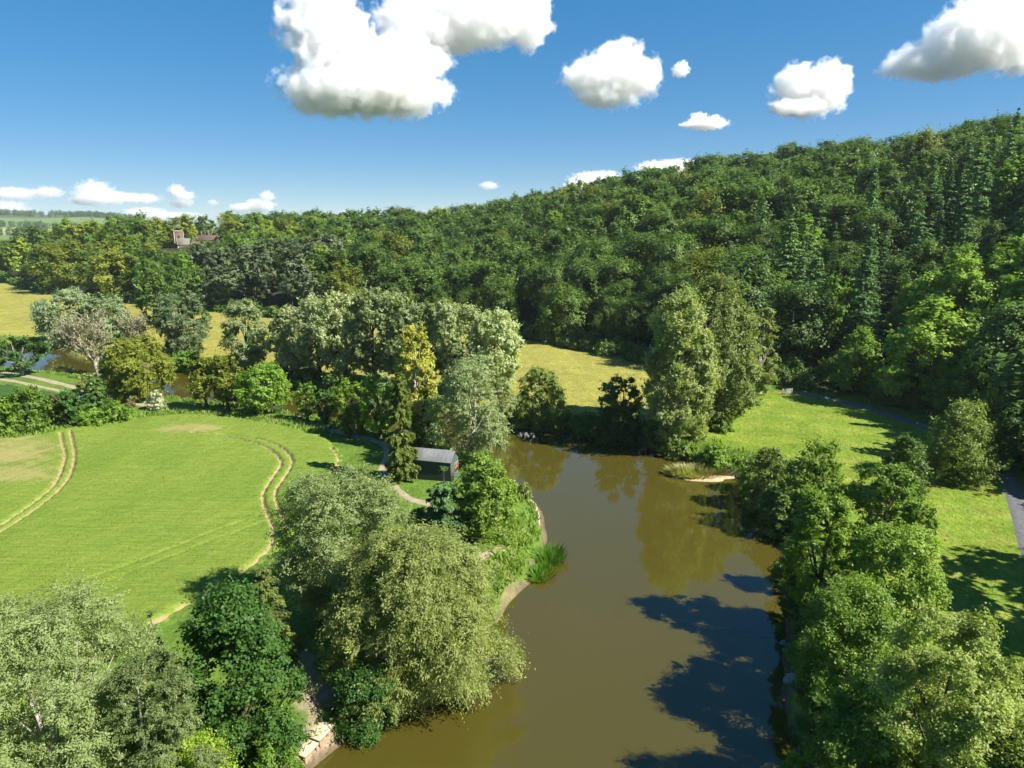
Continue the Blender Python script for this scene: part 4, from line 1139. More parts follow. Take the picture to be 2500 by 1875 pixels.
# reeds standing in the water
def reed_clump(cx, by, r, n, hgt, leaf, label, cat='reeds', wid=0.09, spread=0.3, name='reed_clump', flat=1.0):
    p = at(cx, by, 0.0); rng = np.random.RandomState(int(cx))
    a = rng.uniform(0, 6.28, n); q = np.sqrt(rng.rand(n))*r
    P = np.stack([np.cos(a)*q, np.sin(a)*q*flat, np.zeros(n)-0.2], 1)
    root = empty(name, (p[0], p[1], 0.0))
    hs = hgt*rng.uniform(0.6, 1.15, (n, 1))*(1-0.45*(q/r)[:, None]**2)
    side = np.stack([np.cos(a+1.5), np.sin(a+1.5), 0*a], 1)*wid
    tip = np.stack([np.cos(a)*q/r*spread+rng.normal(size=n)*0.18, np.sin(a)*q/r*spread+rng.normal(size=n)*0.18, np.ones(n)], 1)*hs
    v = np.stack([P-side*0.5, P+side*0.5, P+tip*0.6+side*0.4, P+tip], 1).reshape(-1, 3)
    mb = MB(); mb.add(v, np.arange(n*4).reshape(n, 4)); mb.build('blades', LM(leaf), root)
    tag(root, label, cat)
    return root
reed_clump(1184, 1210, 1.7, 420, 1.8, 'reed', 'clump of bright green reeds at the tip of the near bank', wid=0.2, spread=0.9)
reed_clump(1164, 1244, 1.3, 260, 1.4, 'reed', 'smaller clump of green reeds just below the first one', wid=0.2, spread=0.9)
reed_clump(1502, 1024, 4.2, 1500, 1.5, 'dryreed', 'pale dry reed mound on the sandy spit by the right bank', wid=0.24, spread=1.1, flat=0.5)
sp_ = MB(); c = at(1522, 1033, 0.0); k = 26; an = np.linspace(0, 2*math.pi, k, endpoint=False)
rad = 1+0.18*np.sin(an*3)+0.1*np.sin(an*5+1)
ring = lambda s, z: np.stack([c[0]+np.cos(an)*rad*5.0*s, c[1]+np.sin(an)*rad*1.5*s, np.full(k, z)], 1)
vv = np.vstack([ring(1.0, -0.25), ring(0.8, 0.08), ring(0.45, 0.16), ring(0.02, 0.2)])
qq = [[r_*k+i_, r_*k+(i_+1) % k, (r_+1)*k+(i_+1) % k, (r_+1)*k+i_] for r_ in range(3) for i_ in range(k)]
sp_.add(vv, qq); M['sand'] = simple_mat('damp_sand', (0.42, 0.31, 0.19), (0.28, 0.20, 0.12), 2, bump=0.3)
o = sp_.build('sand_spit', M['sand'], smooth=True); tag(o, kind='structure')
# ------------------------------------------------------------------ buildings
def gable(mw, mr, x0, x1, y0, y1, z0, zw, zr, axis='x', over=0.3, th=0.14, mi_w=0, mi_r=0):
    """walls with two gables into mw, two roof slopes into mr; ridge runs along axis"""
    def T(p): return [(a, b, c) if axis == 'x' else (b, a, c) for a, b, c in p]
    if axis == 'y': x0, x1, y0, y1 = y0, y1, x0, x1
    ym = (y0+y1)/2
    for x in (x0, x1):
        pts = T([(x, y0, z0), (x, y1, z0), (x, y1, zw), (x, y0, zw), (x, ym, zw), (x, ym, zr)])
        mw.add(pts, [[0, 1, 2, 4], [0, 4, 4, 3]] if False else [[0, 1, 2, 3], [3, 4, 2, 5]], mi_w)
    for y in (y0, y1):
        mw.add(T([(x0, y, z0), (x1, y, z0), (x1, y, zw), (x0, y, zw)]), [[0, 1, 2, 3]], mi_w)
    sl = (zr-zw)/(ym-y0)
    for sgn, ye in ((-1, y0), (1, y1)):
        yo = ye+sgn*over; zo = zw-sl*over
        lift = th
        p = T([(x0-over, yo, zo+0.02), (x1+over, yo, zo+0.02), (x1+over, ym, zr+0.02), (x0-over, ym, zr+0.02),
               (x0-over, yo, zo+lift), (x1+over, yo, zo+lift), (x1+over, ym, zr+lift), (x0-over, ym, zr+lift)])
        mr.add(p, [[0, 3, 2, 1], [4, 5, 6, 7], [0, 1, 5, 4], [1, 2, 6, 5], [3, 0, 4, 7]], mi_r)

def corrugated(name, c1, c2, pitch):
    m, nt = new_mat(name); L = nt.links.new
    out = node(nt, 'ShaderNodeOutputMaterial'); b = node(nt, 'ShaderNodeBsdfPrincipled'); b.inputs['Roughness'].default_value = 0.55; b.inputs['Metallic'].default_value = 0.2
    tc = node(nt, 'ShaderNodeTexCoord'); wv = node(nt, 'ShaderNodeTexWave', bands_direction='X'); wv.inputs['Scale'].default_value = pitch; wv.inputs['Distortion'].default_value = 0.4
    nz = node(nt, 'ShaderNodeTexNoise'); nz.inputs['Scale'].default_value = 2.5; nz.inputs['Detail'].default_value = 6
    mp = node(nt, 'ShaderNodeMapping'); mp.inputs['Scale'].default_value = (3.0, 0.5, 0.5)
    L(tc.outputs['Object'], wv.inputs[0]); L(tc.outputs['Object'], mp.inputs[0]); L(mp.outputs[0], nz.inputs[0])
    mx = node(nt, 'ShaderNodeMix', data_type='RGBA'); mr = node(nt, 'ShaderNodeMapRange'); mr.inputs[1].default_value = 0.3; mr.inputs[2].default_value = 0.7
    L(nz.outputs[0], mr.inputs[0]); L(mr.outputs[0], mx.inputs[0]); mx.inputs[6].default_value = rgb(c1); mx.inputs[7].default_value = rgb(c2); L(mx.outputs[2], b.inputs['Base Color'])
    bp = node(nt, 'ShaderNodeBump'); bp.inputs['Strength'].default_value = 0.9; bp.inputs['Distance'].default_value = 0.06; L(wv.outputs[0], bp.inputs['Height']); L(bp.outputs[0], b.inputs['Normal'])
    L(b.outputs[0], out.inputs[0]); return m
M['hut_wall'] = simple_mat('black_green_boards', (0.030, 0.045, 0.040), (0.016, 0.024, 0.022), 3, rough=0.75, bump=0.3, stretch=(5, 5, 0.4))
M['hut_gable'] = simple_mat('green_painted_boards', (0.060, 0.115, 0.095), (0.045, 0.085, 0.070), 3, rough=0.7)
M['tin'] = corrugated('weathered_tin', (0.20, 0.215, 0.225), (0.12, 0.13, 0.14), 3.2)
M['red'] = simple_mat('red_paint', (0.17, 0.022, 0.022), (0.12, 0.016, 0.016), 5, rough=0.5)
M['pinkwood'] = simple_mat('faded_pink_paint', (0.40, 0.22, 0.17), (0.30, 0.16, 0.13), 5, rough=0.7)
M['glass'] = simple_mat('dark_window_glass', (0.020, 0.022, 0.026), (0.015, 0.016, 0.02), 2, rough=0.08, spec=0.6)
M['deck'] = simple_mat('deck_boards', (0.38, 0.22, 0.16), (0.25, 0.14, 0.10), 4, rough=0.8)
M['iron'] = simple_mat('dark_iron', (0.05, 0.05, 0.055), (0.03, 0.03, 0.035), 5, rough=0.6)
# fishing hut
c0 = at(888, 990, 5.05)
hb = gz(c0[0], c0[1])
hut = empty('fishing_hut', (c0[0], c0[1], hb), math.radians(-15))
LN, WDT, ZW, ZR = 5.7, 3.1, 5.05-hb, 5.05-hb+1.05
mw, mr = MB(), MB(); gable(mw, mr, 0, LN, 0, WDT, -1.6, ZW, ZR, 'x', 0.22, 0.06)
# gable end painted in a lighter green: own panel 2 cm proud
mw.build('wall', M['hut_wall'], hut); mr.build('roof', M['tin'], hut)
mb = MB(); x = LN+0.02
mb.add([(x, 0.02, -0.2), (x, WDT-0.02, -0.2), (x, WDT-0.02, ZW-0.04), (x, 0.02, ZW-0.04), (x, WDT/2, ZW-0.04), (x, WDT/2, ZR-0.1)], [[0, 1, 2, 3], [3, 4, 2, 5]])
mb.build('gable_boarding', M['hut_gable'], hut)
mb = MB().box((LN+0.06, 0.62, 0.98), (0.05, 0.46, 2.0)); dr_ = mb.build('door', M['red'], hut)
MB().box((LN+0.11, 0.86, 0.98), (0.05, 0.05, 0.14)).build('handle', M['iron'], dr_)
mb = MB()
for yy in (0.34, 0.90): mb.box((LN+0.07, yy, 1.02), (0.08, 0.07, 2.12))
mb.box((LN+0.07, 0.62, 2.06), (0.085, 0.48, 0.08)); mb.build('door_frame', M['hut_gable'], hut)
MB().box((LN+0.03, 0.04, 1.2), (0.10, 0.09, 2.3)).build('corner_board', M['hut_gable'], hut)
wf = MB(); wy0, wy1, wz0, wz1 = 1.55, 2.75, 0.85, 2.25
for yy in (wy0, (wy0+wy1)/2, wy1): wf.box((LN+0.075, yy, (wz0+wz1)/2), (0.09, 0.09, wz1-wz0+0.09))
for zz in (wz0, (wz0+wz1)/2, wz1):
    for a_, b_ in ((wy0, (wy0+wy1)/2), ((wy0+wy1)/2, wy1)): wf.box((LN+0.075, (a_+b_)/2, zz), (0.085, (b_-a_)-0.09, 0.08))
wo = MB().box((LN+0.045, (wy0+wy1)/2, (wz0+wz1)/2), (0.03, wy1-wy0, wz1-wz0)).build('window', M['glass'], hut)
wf.build('frame', M['pinkwood'], wo)
MB().box((LN+0.75, WDT/2, -0.12), (1.4, WDT, 0.12)).build('deck', M['deck'], hut)
rl = MB()
for yy in np.linspace(0.05, WDT-0.05, 5): rl.box((LN+1.40, yy, 0.40), (0.06, 0.06, 0.90))
rl.box((LN+1.40, WDT/2, 0.90), (0.07, WDT, 0.06)); rl.box((LN+1.40, WDT/2, 0.45), (0.05, WDT-0.2, 0.04))
for yy in (0.05, WDT-0.05): rl.box((LN+0.75, yy, 0.90), (1.2, 0.055, 0.055))
rl.build('railing', M['iron'], hut)
pp = MB()
for yy in (0.2, WDT-0.2): pp.box((LN+1.3, yy, -1.4), (0.14, 0.14, 2.4))
pp.build('post', M['hut_wall'], hut)
fb = MB(); fb.box((LN+0.18, WDT/2, ZR+0.20), (0.10, 0.10, 0.46)); fb.box((LN+0.18, WDT/2, ZR+0.34), (0.08, 0.34, 0.09)); fb.build('finial', M['red'], hut)
bg = MB()
for sg in (0, 1):
    y_ = -0.2 if sg == 0 else WDT+0.2
    tt = np.linspace(0, 1, 2)
    bg.tube(np.stack([np.full(2, LN+0.25), y_+(WDT/2-y_)*tt, ZW-0.13+(ZR-ZW+0.15)*tt], 1), 0.07, 4)
bg.build('bargeboard', M['iron'], hut)
tag(hut, 'dark green wooden fishing hut with grey corrugated roof beside the river', 'hut')

# church
M['sandstone'] = simple_mat('red_sandstone', (0.125, 0.088, 0.064), (0.090, 0.066, 0.050), 0.8, bump=0.2)
M['palestone'] = simple_mat('pale_dressed_stone', (0.28, 0.23, 0.17), (0.21, 0.175, 0.13), 1.0)
M['slate'] = simple_mat('grey_green_slate', (0.14, 0.14, 0.115), (0.10, 0.10, 0.085), 1.5, rough=0.7)
ch = empty('church', CH, math.radians(34))
tw_ = MB(); tz = 13.4
tw_.box((2.0, 9.0, tz/2-3), (5.6, 5.6, tz+6)); tw_.build('tower', M['sandstone'], ch)
pr = MB()
for a_, b_ in ((-1, 0), (1, 0), (0, -1), (0, 1)):
    for k in (-1.9, -0.65, 0.65, 1.9):
        pr.box((2.0+a_*2.68+(b_ != 0)*k, 9.0+b_*2.68+(a_ != 0)*k, tz+0.42), (0.75 if b_ else 0.30, 0.30 if b_ else 0.75, 0.84))
pr.build('battlement', M['palestone'], ch)
qn = MB()
for a_ in (-1, 1):
    for b_ in (-1, 1):
        qn.box((2.0+a_*2.75, 9.0+b_*2.75, tz/2-2), (0.55, 0.55, tz+4)); qn.box((2.0+a_*2.75, 9.0+b_*2.75, tz+0.8), (0.5, 0.5, 1.6), taper=0.45)
qn.build('quoin', M['palestone'], ch)
MB().box((2.0, 9.0, tz-0.15), (6.0, 6.0, 0.3)).build('string_course', M['palestone'], ch)
MB().box((2.0, 9.0-2.82, tz-3.0), (0.9, 0.12, 2.0)).build('window', M['glass'], ch)
MB().box((2.0-2.82, 9.0, tz-3.0), (0.12, 0.9, 2.0)).build('window', M['glass'], ch)
mw, mr = MB(), MB()
gable(mw, mr, 0, 7.4, 0, 6.0, -4, 5.2, 9.0, 'x', 0.25, 0.2)
gable(mw, mr, 7.6, 11.6, -0.4, 5.2, -4, 5.0, 9.4, 'y', 0.2, 0.2)
gable(mw, mr, 11.8, 19.5, 0.8, 5.4, -4, 3.4, 6.4, 'x', 0.25, 0.2)
gable(mw, mr, 15.5, 18.5, -3.0, 0.7, -4, 2.6, 5.0, 'y', 0.2, 0.2)
mw.build('wall', M['sandstone'], ch); mr.build('roof', M['slate'], ch)
cp_ = MB()
for sg in (-1, 1):
    tt = np.linspace(0, 1, 2); cp_.tube(np.stack([np.full(2, -0.28), 3+sg*3.3*(1-tt), 5.0+4.35*tt], 1), 0.22, 4)
    cp_.tube(np.stack([9.6+sg*2.2*(1-tt), np.full(2, -0.62), 4.9+4.8*tt], 1), 0.2, 4)
    cp_.tube(np.stack([17.0+sg*1.7*(1-tt), np.full(2, -3.22), 2.5+2.8*tt], 1), 0.18, 4)
cp_.build('coping', M['palestone'], ch)
bt = MB()
for y_ in (-0.3, 6.3): bt.box((0.0, y_, 0.4), (0.9, 0.9, 7.2), taper=0.8)
bt.build('buttress', M['palestone'], ch)
wn = MB(); wn.box((-0.05, 3.0, 3.2), (0.14, 1.9, 3.0)); wn.box((-0.05, 3.0, 5.1), (0.14, 1.3, 0.8), taper=0.4); w_ = wn.build('window', M['glass'], ch)
fm = MB()
for y_ in (1.9, 4.1): fm.box((-0.09, y_, 3.2), (0.2, 0.26, 3.2))
fm.build('surround', M['palestone'], w_)
MB().box((3.7, -0.05, 3.0), (0.6, 0.14, 2.2)).build('window', M['glass'], ch)
MB().box((9.6, -0.45, 6.2), (0.6, 0.14, 1.6)).build('window', M['glass'], ch)
tag(ch, 'red sandstone church with square battlemented tower among the trees', 'church')
# manor house
mn = empty('manor_house', MAN, math.radians(30))
M['oldtile'] = simple_mat('old_brown_tiles', (0.095, 0.065, 0.052), (0.07, 0.05, 0.04), 1.2)
mw, mr = MB(), MB()
gable(mw, mr, -8, 10, 0, 7, -10, 3.6, 7.0, 'x', 0.3, 0.2); gable(mw, mr, 3.0, 7.6, -4.0, -0.1, -10, 3.2, 6.4, 'y', 0.3, 0.2)
mw.build('wall', M['sandstone'], mn); rfm = mr.build('roof', M['oldtile'], mn)
for (x, y, zt, wd_) in ((0.6, 4.6, 11.0, 1.3), (9.0, 4.6, 11.6, 1.5), (-4.0, 4.6, 10.2, 1.0), (-8.3, 3.5, 10.6, 0.9)):
    ck = MB().box((x, y, (zt+4.5)/2), (wd_, wd_*0.8, zt-4.5)); ck.box((x, y, zt+0.12), (wd_*1.2, wd_, 0.24)); ck.build('chimney', M['sandstone'], rfm)
MB().box((5.3, -4.06, 2.2), (1.4, 0.14, 1.8)).build('window', M['glass'], mn)
tag(mn, 'old manor house roof with tall brick chimneys right of the church', 'house')

# ------------------------------------------------------------------ waterside things
def slab(name, c, lx, ly, lz, rz, mat, label, cat, planks=0, group=None):
    root = empty(name, c, rz); rng = np.random.RandomState(int(lx*100))
    mb = MB(); k = 14
    if planks:
        w_ = lx/planks
        for i_ in range(planks): mb.box((-lx/2+w_*(i_+0.5), rng.uniform(-0.03, 0.03), 0), (w_-0.006, ly, lz))
    else: mb.box((0, 0, 0), (lx, ly, lz), taper=0.97)
    mb.build('top', mat, root)
    mb = MB()
    for sx in (-1, 1):
        for sy in (-1, 1): mb.box((sx*(lx/2-0.12), sy*(ly/2-0.12), -lz/2-0.5), (0.12, 0.12, 1.0))
    mb.build('post', M['deck'], root)
    tag(root, label, cat, group); return root
M['paleboard'] = simple_mat('bleached_boards', (0.42, 0.35, 0.25), (0.33, 0.27, 0.19), 2.2, rough=0.9, stretch=(1, 6, 1))
M['stone'] = simple_mat('pale_landing_stone', (0.44, 0.36, 0.26), (0.33, 0.27, 0.19), 0.9, rough=0.95, bump=0.4)
g_ = 'fishing platforms'
def onland(x, y):
    p = at(x, y, GZ)
    for _ in range(6): p = at(x, y, gz(p[0], p[1])+0.12)
    return p
p = onland(684, 1575); slab('fishing_platform', (p[0], p[1], gz(p[0], p[1])+0.12), 1.9, 1.7, 0.14, math.radians(-22), M['paleboard'], 'upper of two pale bare board platforms on the left bank', 'platform', 0, g_)
p = onland(656, 1613); slab('fishing_platform', (p[0], p[1], gz(p[0], p[1])+0.08), 1.5, 1.4, 0.14, math.radians(-24), M['paleboard'], 'lower of two pale bare board platforms, nearest the bottom edge', 'platform', 0, g_)
def landing(px, z, label, name='stone_landing', th=0.5):
    pts = [at(x, y, z) for x, y in px]; c = np.mean(pts, 0); n = len(pts)
    root = empty(name, (c[0], c[1], 0))
    bm = bmesh.new(); vs_ = [bm.verts.new((p[0]-c[0], p[1]-c[1], z)) for p in pts]; f_ = bm.faces.new(vs_); bm.normal_update()
    if f_.normal.z < 0: f_.normal_flip()
    r_ = bmesh.ops.extrude_face_region(bm, geom=[f_]); vv = [e for e in r_['geom'] if isinstance(e, bmesh.types.BMVert)]
    bmesh.ops.translate(bm, vec=(0, 0, -th), verts=vs_); 
    bmesh.ops.recalc_face_normals(bm, faces=bm.faces[:]); bmesh.ops.triangulate(bm, faces=bm.faces[:])
    me_ = bpy.data.meshes.new('slab'); bm.to_mesh(me_); bm.free(); me_.materials.append(M['stone'])
    o = bpy.data.objects.new('slab', me_); COL.objects.link(o); o.parent = root
    tag(root, label, 'landing', 'stone landings'); return root
landing([(1118, 1066), (1140, 1072), (1158, 1088), (1165, 1108), (1150, 1112), (1140, 1096), (1124, 1082)], 0.75, 'upper pale stone landing curving along the near bank below the hut', th=1.4)
landing([(1130, 1114), (1166, 1112), (1167, 1133), (1160, 1144), (1138, 1140), (1128, 1126)], 0.6, 'lower pale stone landing at the water, just below the curved one', th=1.3)

def rock(px, py, wpx, fl, label, seed):
    p = at(px, py, 0.1); dep = proj(*p)[2]; r = wpx*dep/F/2
    rng = np.random.RandomState(seed)
    bm = bmesh.new(); bmesh.ops.create_icosphere(bm, subdivisions=4, radius=1.0)
    dirs = unit(rng.normal(size=(16, 3))); offs = rng.uniform(0.55, 0.9, 16)
    for v in bm.verts:
        q = np.array(v.co); 
        for d_, o_ in zip(dirs, offs):
            e = q@d_-o_
            if e > 0: q = q-d_*e*0.9
        q = q*(1+0.05*math.sin(q[0]*9+seed)*math.sin(q[1]*8)*math.sin(q[2]*7))
        v.co = (q[0]*r*1.1, q[1]*r*0.9, q[2]*r*fl)
    me_ = bpy.data.meshes.new('rock'); bm.to_mesh(me_); bm.free(); me_.materials.append(M['rock'])
    o = bpy.data.objects.new('rock', me_); COL.objects.link(o); o.location = (p[0], p[1], r*fl*0.35); o.rotation_euler = (0, 0, rng.uniform(0, 6))
    tag(o, label, 'rock', 'rocks at the foot of the right bank')
M['rock'] = simple_mat('grey_rock', (0.30, 0.28, 0.27), (0.16, 0.15, 0.15), 2.5, rough=0.9, bump=0.5)
rock(1716, 1470, 62, 0.45, 'largest flat grey rock at the right water edge', 3)
rock(1722, 1422, 40, 0.4, 'grey rock in the shade above the largest one', 4)
rock(1697, 1405, 20, 0.6, 'small grey rock in the water above the others', 5)
rock(1692, 1388, 18, 0.6, 'smallest grey rock furthest up the right water edge', 6)
rock(1748, 1478, 34, 0.5, 'grey rock half under the leaves right of the largest one', 7)

M['white'] = simple_mat('white_paint', (0.50, 0.50, 0.48), (0.38, 0.38, 0.36), 4, rough=0.6)
M['postwood'] = simple_mat('grey_post_wood', (0.30, 0.25, 0.18), (0.20, 0.16, 0.11), 5)
def roadside(name, px, py, label, cat, board=None):
    p = at(px, py); z = gz(p[0], p[1]); root = empty(name, (p[0], p[1], z), 0.3)
    mb = MB(); mb.box((0, 0, 0.55), (0.11, 0.11, 1.5)); mb.box((0, 0, 1.33), (0.11, 0.11, 0.06), taper=0.4); mb.build('post', M['postwood'], root)
    if board: MB().box((0, -0.08, 1.25), board).build('board', M['white'], root)
    tag(root, label, cat)
roadside('notice_board', 2126, 916, 'small white notice board on a post by the road', 'sign', (0.8, 0.04, 0.5))
roadside('marker_post', 2001, 900, 'short wooden marker post at the far side of the road', 'post', (0.16, 0.03, 0.24))
# field gate at the far end of the road
p = at(1700, 852); gt = empty('field_gate', (p[0], p[1], gz(p[0], p[1])), 0.2)
for x in (-1.1, 1.1): MB().box((x, 0, 0.5), (0.14, 0.14, 1.5)).build('gatepost', M['postwood'], gt)
mb = MB()
for z in np.linspace(0.25, 1.1, 5): mb.box((0, 0, z), (2.0, 0.05, 0.07))
for x in (-0.95, 0, 0.95): mb.box((x, 0.06, 0.68), (0.09, 0.05, 1.0))
mb.build('bars', M['white'], gt); tag(gt, 'small pale field gate at the far end of the road', 'gate')
# rail fence under the tall poplars
p = at(1488, 934); q_ = at(1520, 926); fn = empty('rail_fence', (p[0], p[1], gz(p[0], p[1])), math.atan2(q_[1]-p[1], q_[0]-p[0]))
ln_ = 4.5; n_ = 4
for i_ in range(n_): MB().box((i_*ln_/(n_-1), 0, 0.45), (0.13, 0.13, 1.3)).build('post', M['postwood'], fn)
mb = MB()
for z in (0.4, 0.85): mb.box((ln_/2, -0.09, z), (ln_, 0.05, 0.12))
mb.build('rail', M['postwood'], fn); tag(fn, 'short grey rail fence under the tall poplars', 'fence')
# bench on the near bank
p = at(645, 903); bn = empty('bench', (p[0], p[1], gz(p[0], p[1])), -0.2)
mb = MB()
for y in (-0.18, 0, 0.18): mb.box((0, y, 0.45), (1.6, 0.15, 0.05))
mb.build('seat', M['postwood'], bn)
mb = MB()
for z in (0.62, 0.82): mb.box((0, 0.27, z), (1.6, 0.04, 0.14))
mb.build('backrest', M['postwood'], bn)
for x in (-0.65, 0.65): MB().box((x, 0.0, 0.21), (0.09, 0.5, 0.42)).build('leg', M['postwood'], bn)
tag(bn, 'dark wooden bench on the near bank right of the bright maple', 'bench')

# dead wood
dead_tree('dead_tree', 248, 605, 538, 32, 'small bleached bare tree in the wood below and left of the church', levels=3, bark='bark_pale', thick=0.16)
dead_tree('dead_tree', 2105, 800, 690, 96, 'brown bare dead tree at the wood edge above the road', levels=4, up=0.1, spread=0.8, bark='bark_dead', thick=0.07)
dead_tree('dead_tree', 1646, 545, 478, 42, 'grey bare dead tree among the oaks of the middle slope behind the tallest poplars', levels=3, bark='bark_dead', thick=0.14)
dead_tree('dead_tree', 1914, 490, 418, 46, 'pale bare dead tree high on the slope above the firs', levels=3, bark='bark_dead', thick=0.14)
dead_tree('dead_tree', 862, 572, 510, 40, 'brownish bare dead tree in the wood above the silver poplar grove', levels=3, bark='bark_dead', thick=0.2)
# trees that stand out on the skyline
def sky_tree(name, kind, px, ty, Y, h, wd, leaf, label, cat='tree'):
    SEED[0] += 1; rng = np.random.RandomState(SEED[0])
    p = atY(px, ty, Y); g0 = gz(p[0], p[1]); hh = max(h, p[2]-g0)
    root = empty(name, (p[0], p[1], g0))
    mb = MB()
    if kind == 'conifer':
        v, q, br = conifer(rng, hh, wd/2, 2600, 0.9, 0.45, z0=0.1, droop=0.5, whorls=22); mb.add(v, q)
    elif kind == 'cedar':
        v, q, br = conifer(rng, hh, wd/2, 4200, 1.0, 0.6, z0=0.2, droop=0.15, whorls=9, flat=True); mb.add(v, q)
    else:
        v, q, cen, rc = clump_crown(rng, hh*0.4, hh, wd/2, 'spread', 16, 0.3, 2600, 1.0, 0.65, flat=0.6); mb.add(v, q)
    mb.build('crown', LM(leaf), root)
    t = np.linspace(0, 1, 5); mb = MB(); mb.tube(np.stack([0*t, 0*t, -1+t*(hh*0.96+1)], 1), 0.4*(1-0.92*t), 6); mb.build('trunk', M['bark'], root)
    tag(root, label, cat)
sky_tree('spruce', 'conifer', 632, 467, 560, 20, 6, 'yew', 'thin dark pointed spruce, the tallest spike on the left skyline', 'conifer')
sky_tree('spruce', 'conifer', 646, 476, 566, 16, 4, 'yew', 'smaller dark pointed spruce just right of the tallest spike', 'conifer')
sky_tree('pine', 'pine', 562, 472, 550, 18, 11, 'oak', 'flat topped dark pine on the skyline left of the thin spruces', 'pine tree')
sky_tree('pine', 'pine', 600, 470, 560, 18, 11, 'oak', 'flat topped dark pine on the skyline close left of the tallest spike', 'pine tree')
sky_tree('pine', 'pine', 690, 470, 560, 18, 14, 'oak', 'broad dark pine on the skyline right of the thin spruces', 'pine tree')
sky_tree('pine', 'pine', 800, 458, 560, 18, 12, 'fir', 'dark pine standing above the skyline over the silver poplar grove', 'pine tree')
sky_tree('spruce', 'conifer', 515, 466, 545, 20, 9, 'oak', 'dark pointed tree on the skyline right of the manor house', 'conifer')
sky_tree('cedar', 'cedar', 374, 488, 478, 20, 17, 'silver_blue', 'blue green layered cedar rising behind the church tower', 'cedar')
sky_tree('pine', 'pine', 1868, 306, 372, 16, 7, 'yew', 'small dark pine standing above the hill skyline at the right', 'pine tree')
sky_tree('spruce', 'conifer', 1854, 312, 370, 14, 3, 'yew', 'thin dark spruce left of the small pine on the hill skyline', 'conifer')
sky_tree('oak', 'round', 1022, 449, 560, 16, 12, 'oak', 'dark round tree standing above the skyline where the hill begins to rise', 'tree')
# hedges and woods of the far country
fh = []
hr = np.random.RandomState(15)
for _ in range(420):
    px = hr.uniform(-60, 330); Y = hr.choice([hr.uniform(3300, 3700), hr.uniform(3300, 3700), hr.uniform(2330, 2360), hr.uniform(2890, 2930), hr.uniform(1750, 1790)])
    x = (px-CX)/F*Y*1.0; z = gz(x, Y)
    fh.append((x, Y, z, hr.uniform(1.0, 1.7), 'oak', 'oak', px, 470, 1, Y))
merged('distant_wood', fh, 'dark tree line and hedges on the far hill at the left horizon', 'woodland')

# ------------------------------------------------------------------ clouds: real volumes kilometres away
def cloud_mat(name, lob, density, size, soft, amp):
    """vapour thickest inside the heaped puffs and torn by noise at their edges"""
    m, nt = new_mat(name); L = nt.links.new
    out = node(nt, 'ShaderNodeOutputMaterial')
    v = node(nt, 'ShaderNodeVolumeScatter'); v.inputs['Color'].default_value = (0.70, 0.70, 0.73, 1); v.inputs['Anisotropy'].default_value = 0.25
    tc = node(nt, 'ShaderNodeTexCoord'); prev = None
    for (c, r) in lob:
        s = node(nt, 'ShaderNodeVectorMath', operation='SUBTRACT'); L(tc.outputs['Object'], s.inputs[0]); s.inputs[1].default_value = c
        d = node(nt, 'ShaderNodeVectorMath', operation='DIVIDE'); L(s.outputs[0], d.inputs[0]); d.inputs[1].default_value = r
        l = node(nt, 'ShaderNodeVectorMath', operation='LENGTH'); L(d.outputs[0], l.inputs[0])
        k = node(nt, 'ShaderNodeMath', operation='MULTIPLY_ADD'); L(l.outputs['Value'], k.inputs[0]); k.inputs[1].default_value = -1.0; k.inputs[2].default_value = 1.0
        if prev is None: prev = k.outputs[0]
        else:
            mx = node(nt, 'ShaderNodeMath', operation='SMOOTH_MAX'); L(prev, mx.inputs[0]); L(k.outputs[0], mx.inputs[1]); mx.inputs[2].default_value = 0.12; prev = mx.outputs[0]
    nz = node(nt, 'ShaderNodeTexNoise'); nz.inputs['Scale'].default_value = 1.0/(size*0.24); nz.inputs['Detail'].default_value = 7; nz.inputs['Roughness'].default_value = 0.58
    L(tc.outputs['Object'], nz.inputs[0])
    a = node(nt, 'ShaderNodeMath', operation='SUBTRACT'); L(nz.outputs[0], a.inputs[0]); a.inputs[1].default_value = 0.5
    b = node(nt, 'ShaderNodeMath', operation='MULTIPLY_ADD'); L(a.outputs[0], b.inputs[0]); b.inputs[1].default_value = amp; L(prev, b.inputs[2])
    mr = node(nt, 'ShaderNodeMapRange'); mr.interpolation_type = 'SMOOTHSTEP'; L(b.outputs[0], mr.inputs[0]); mr.inputs[1].default_value = 0.0; mr.inputs[2].default_value = soft; mr.inputs[3].default_value = 0.0; mr.inputs[4].default_value = density
    L(mr.outputs[0], v.inputs['Density']); L(v.outputs[0], out.inputs['Volume'])
    m.cycles.volume_step_rate = 0.35
    return m
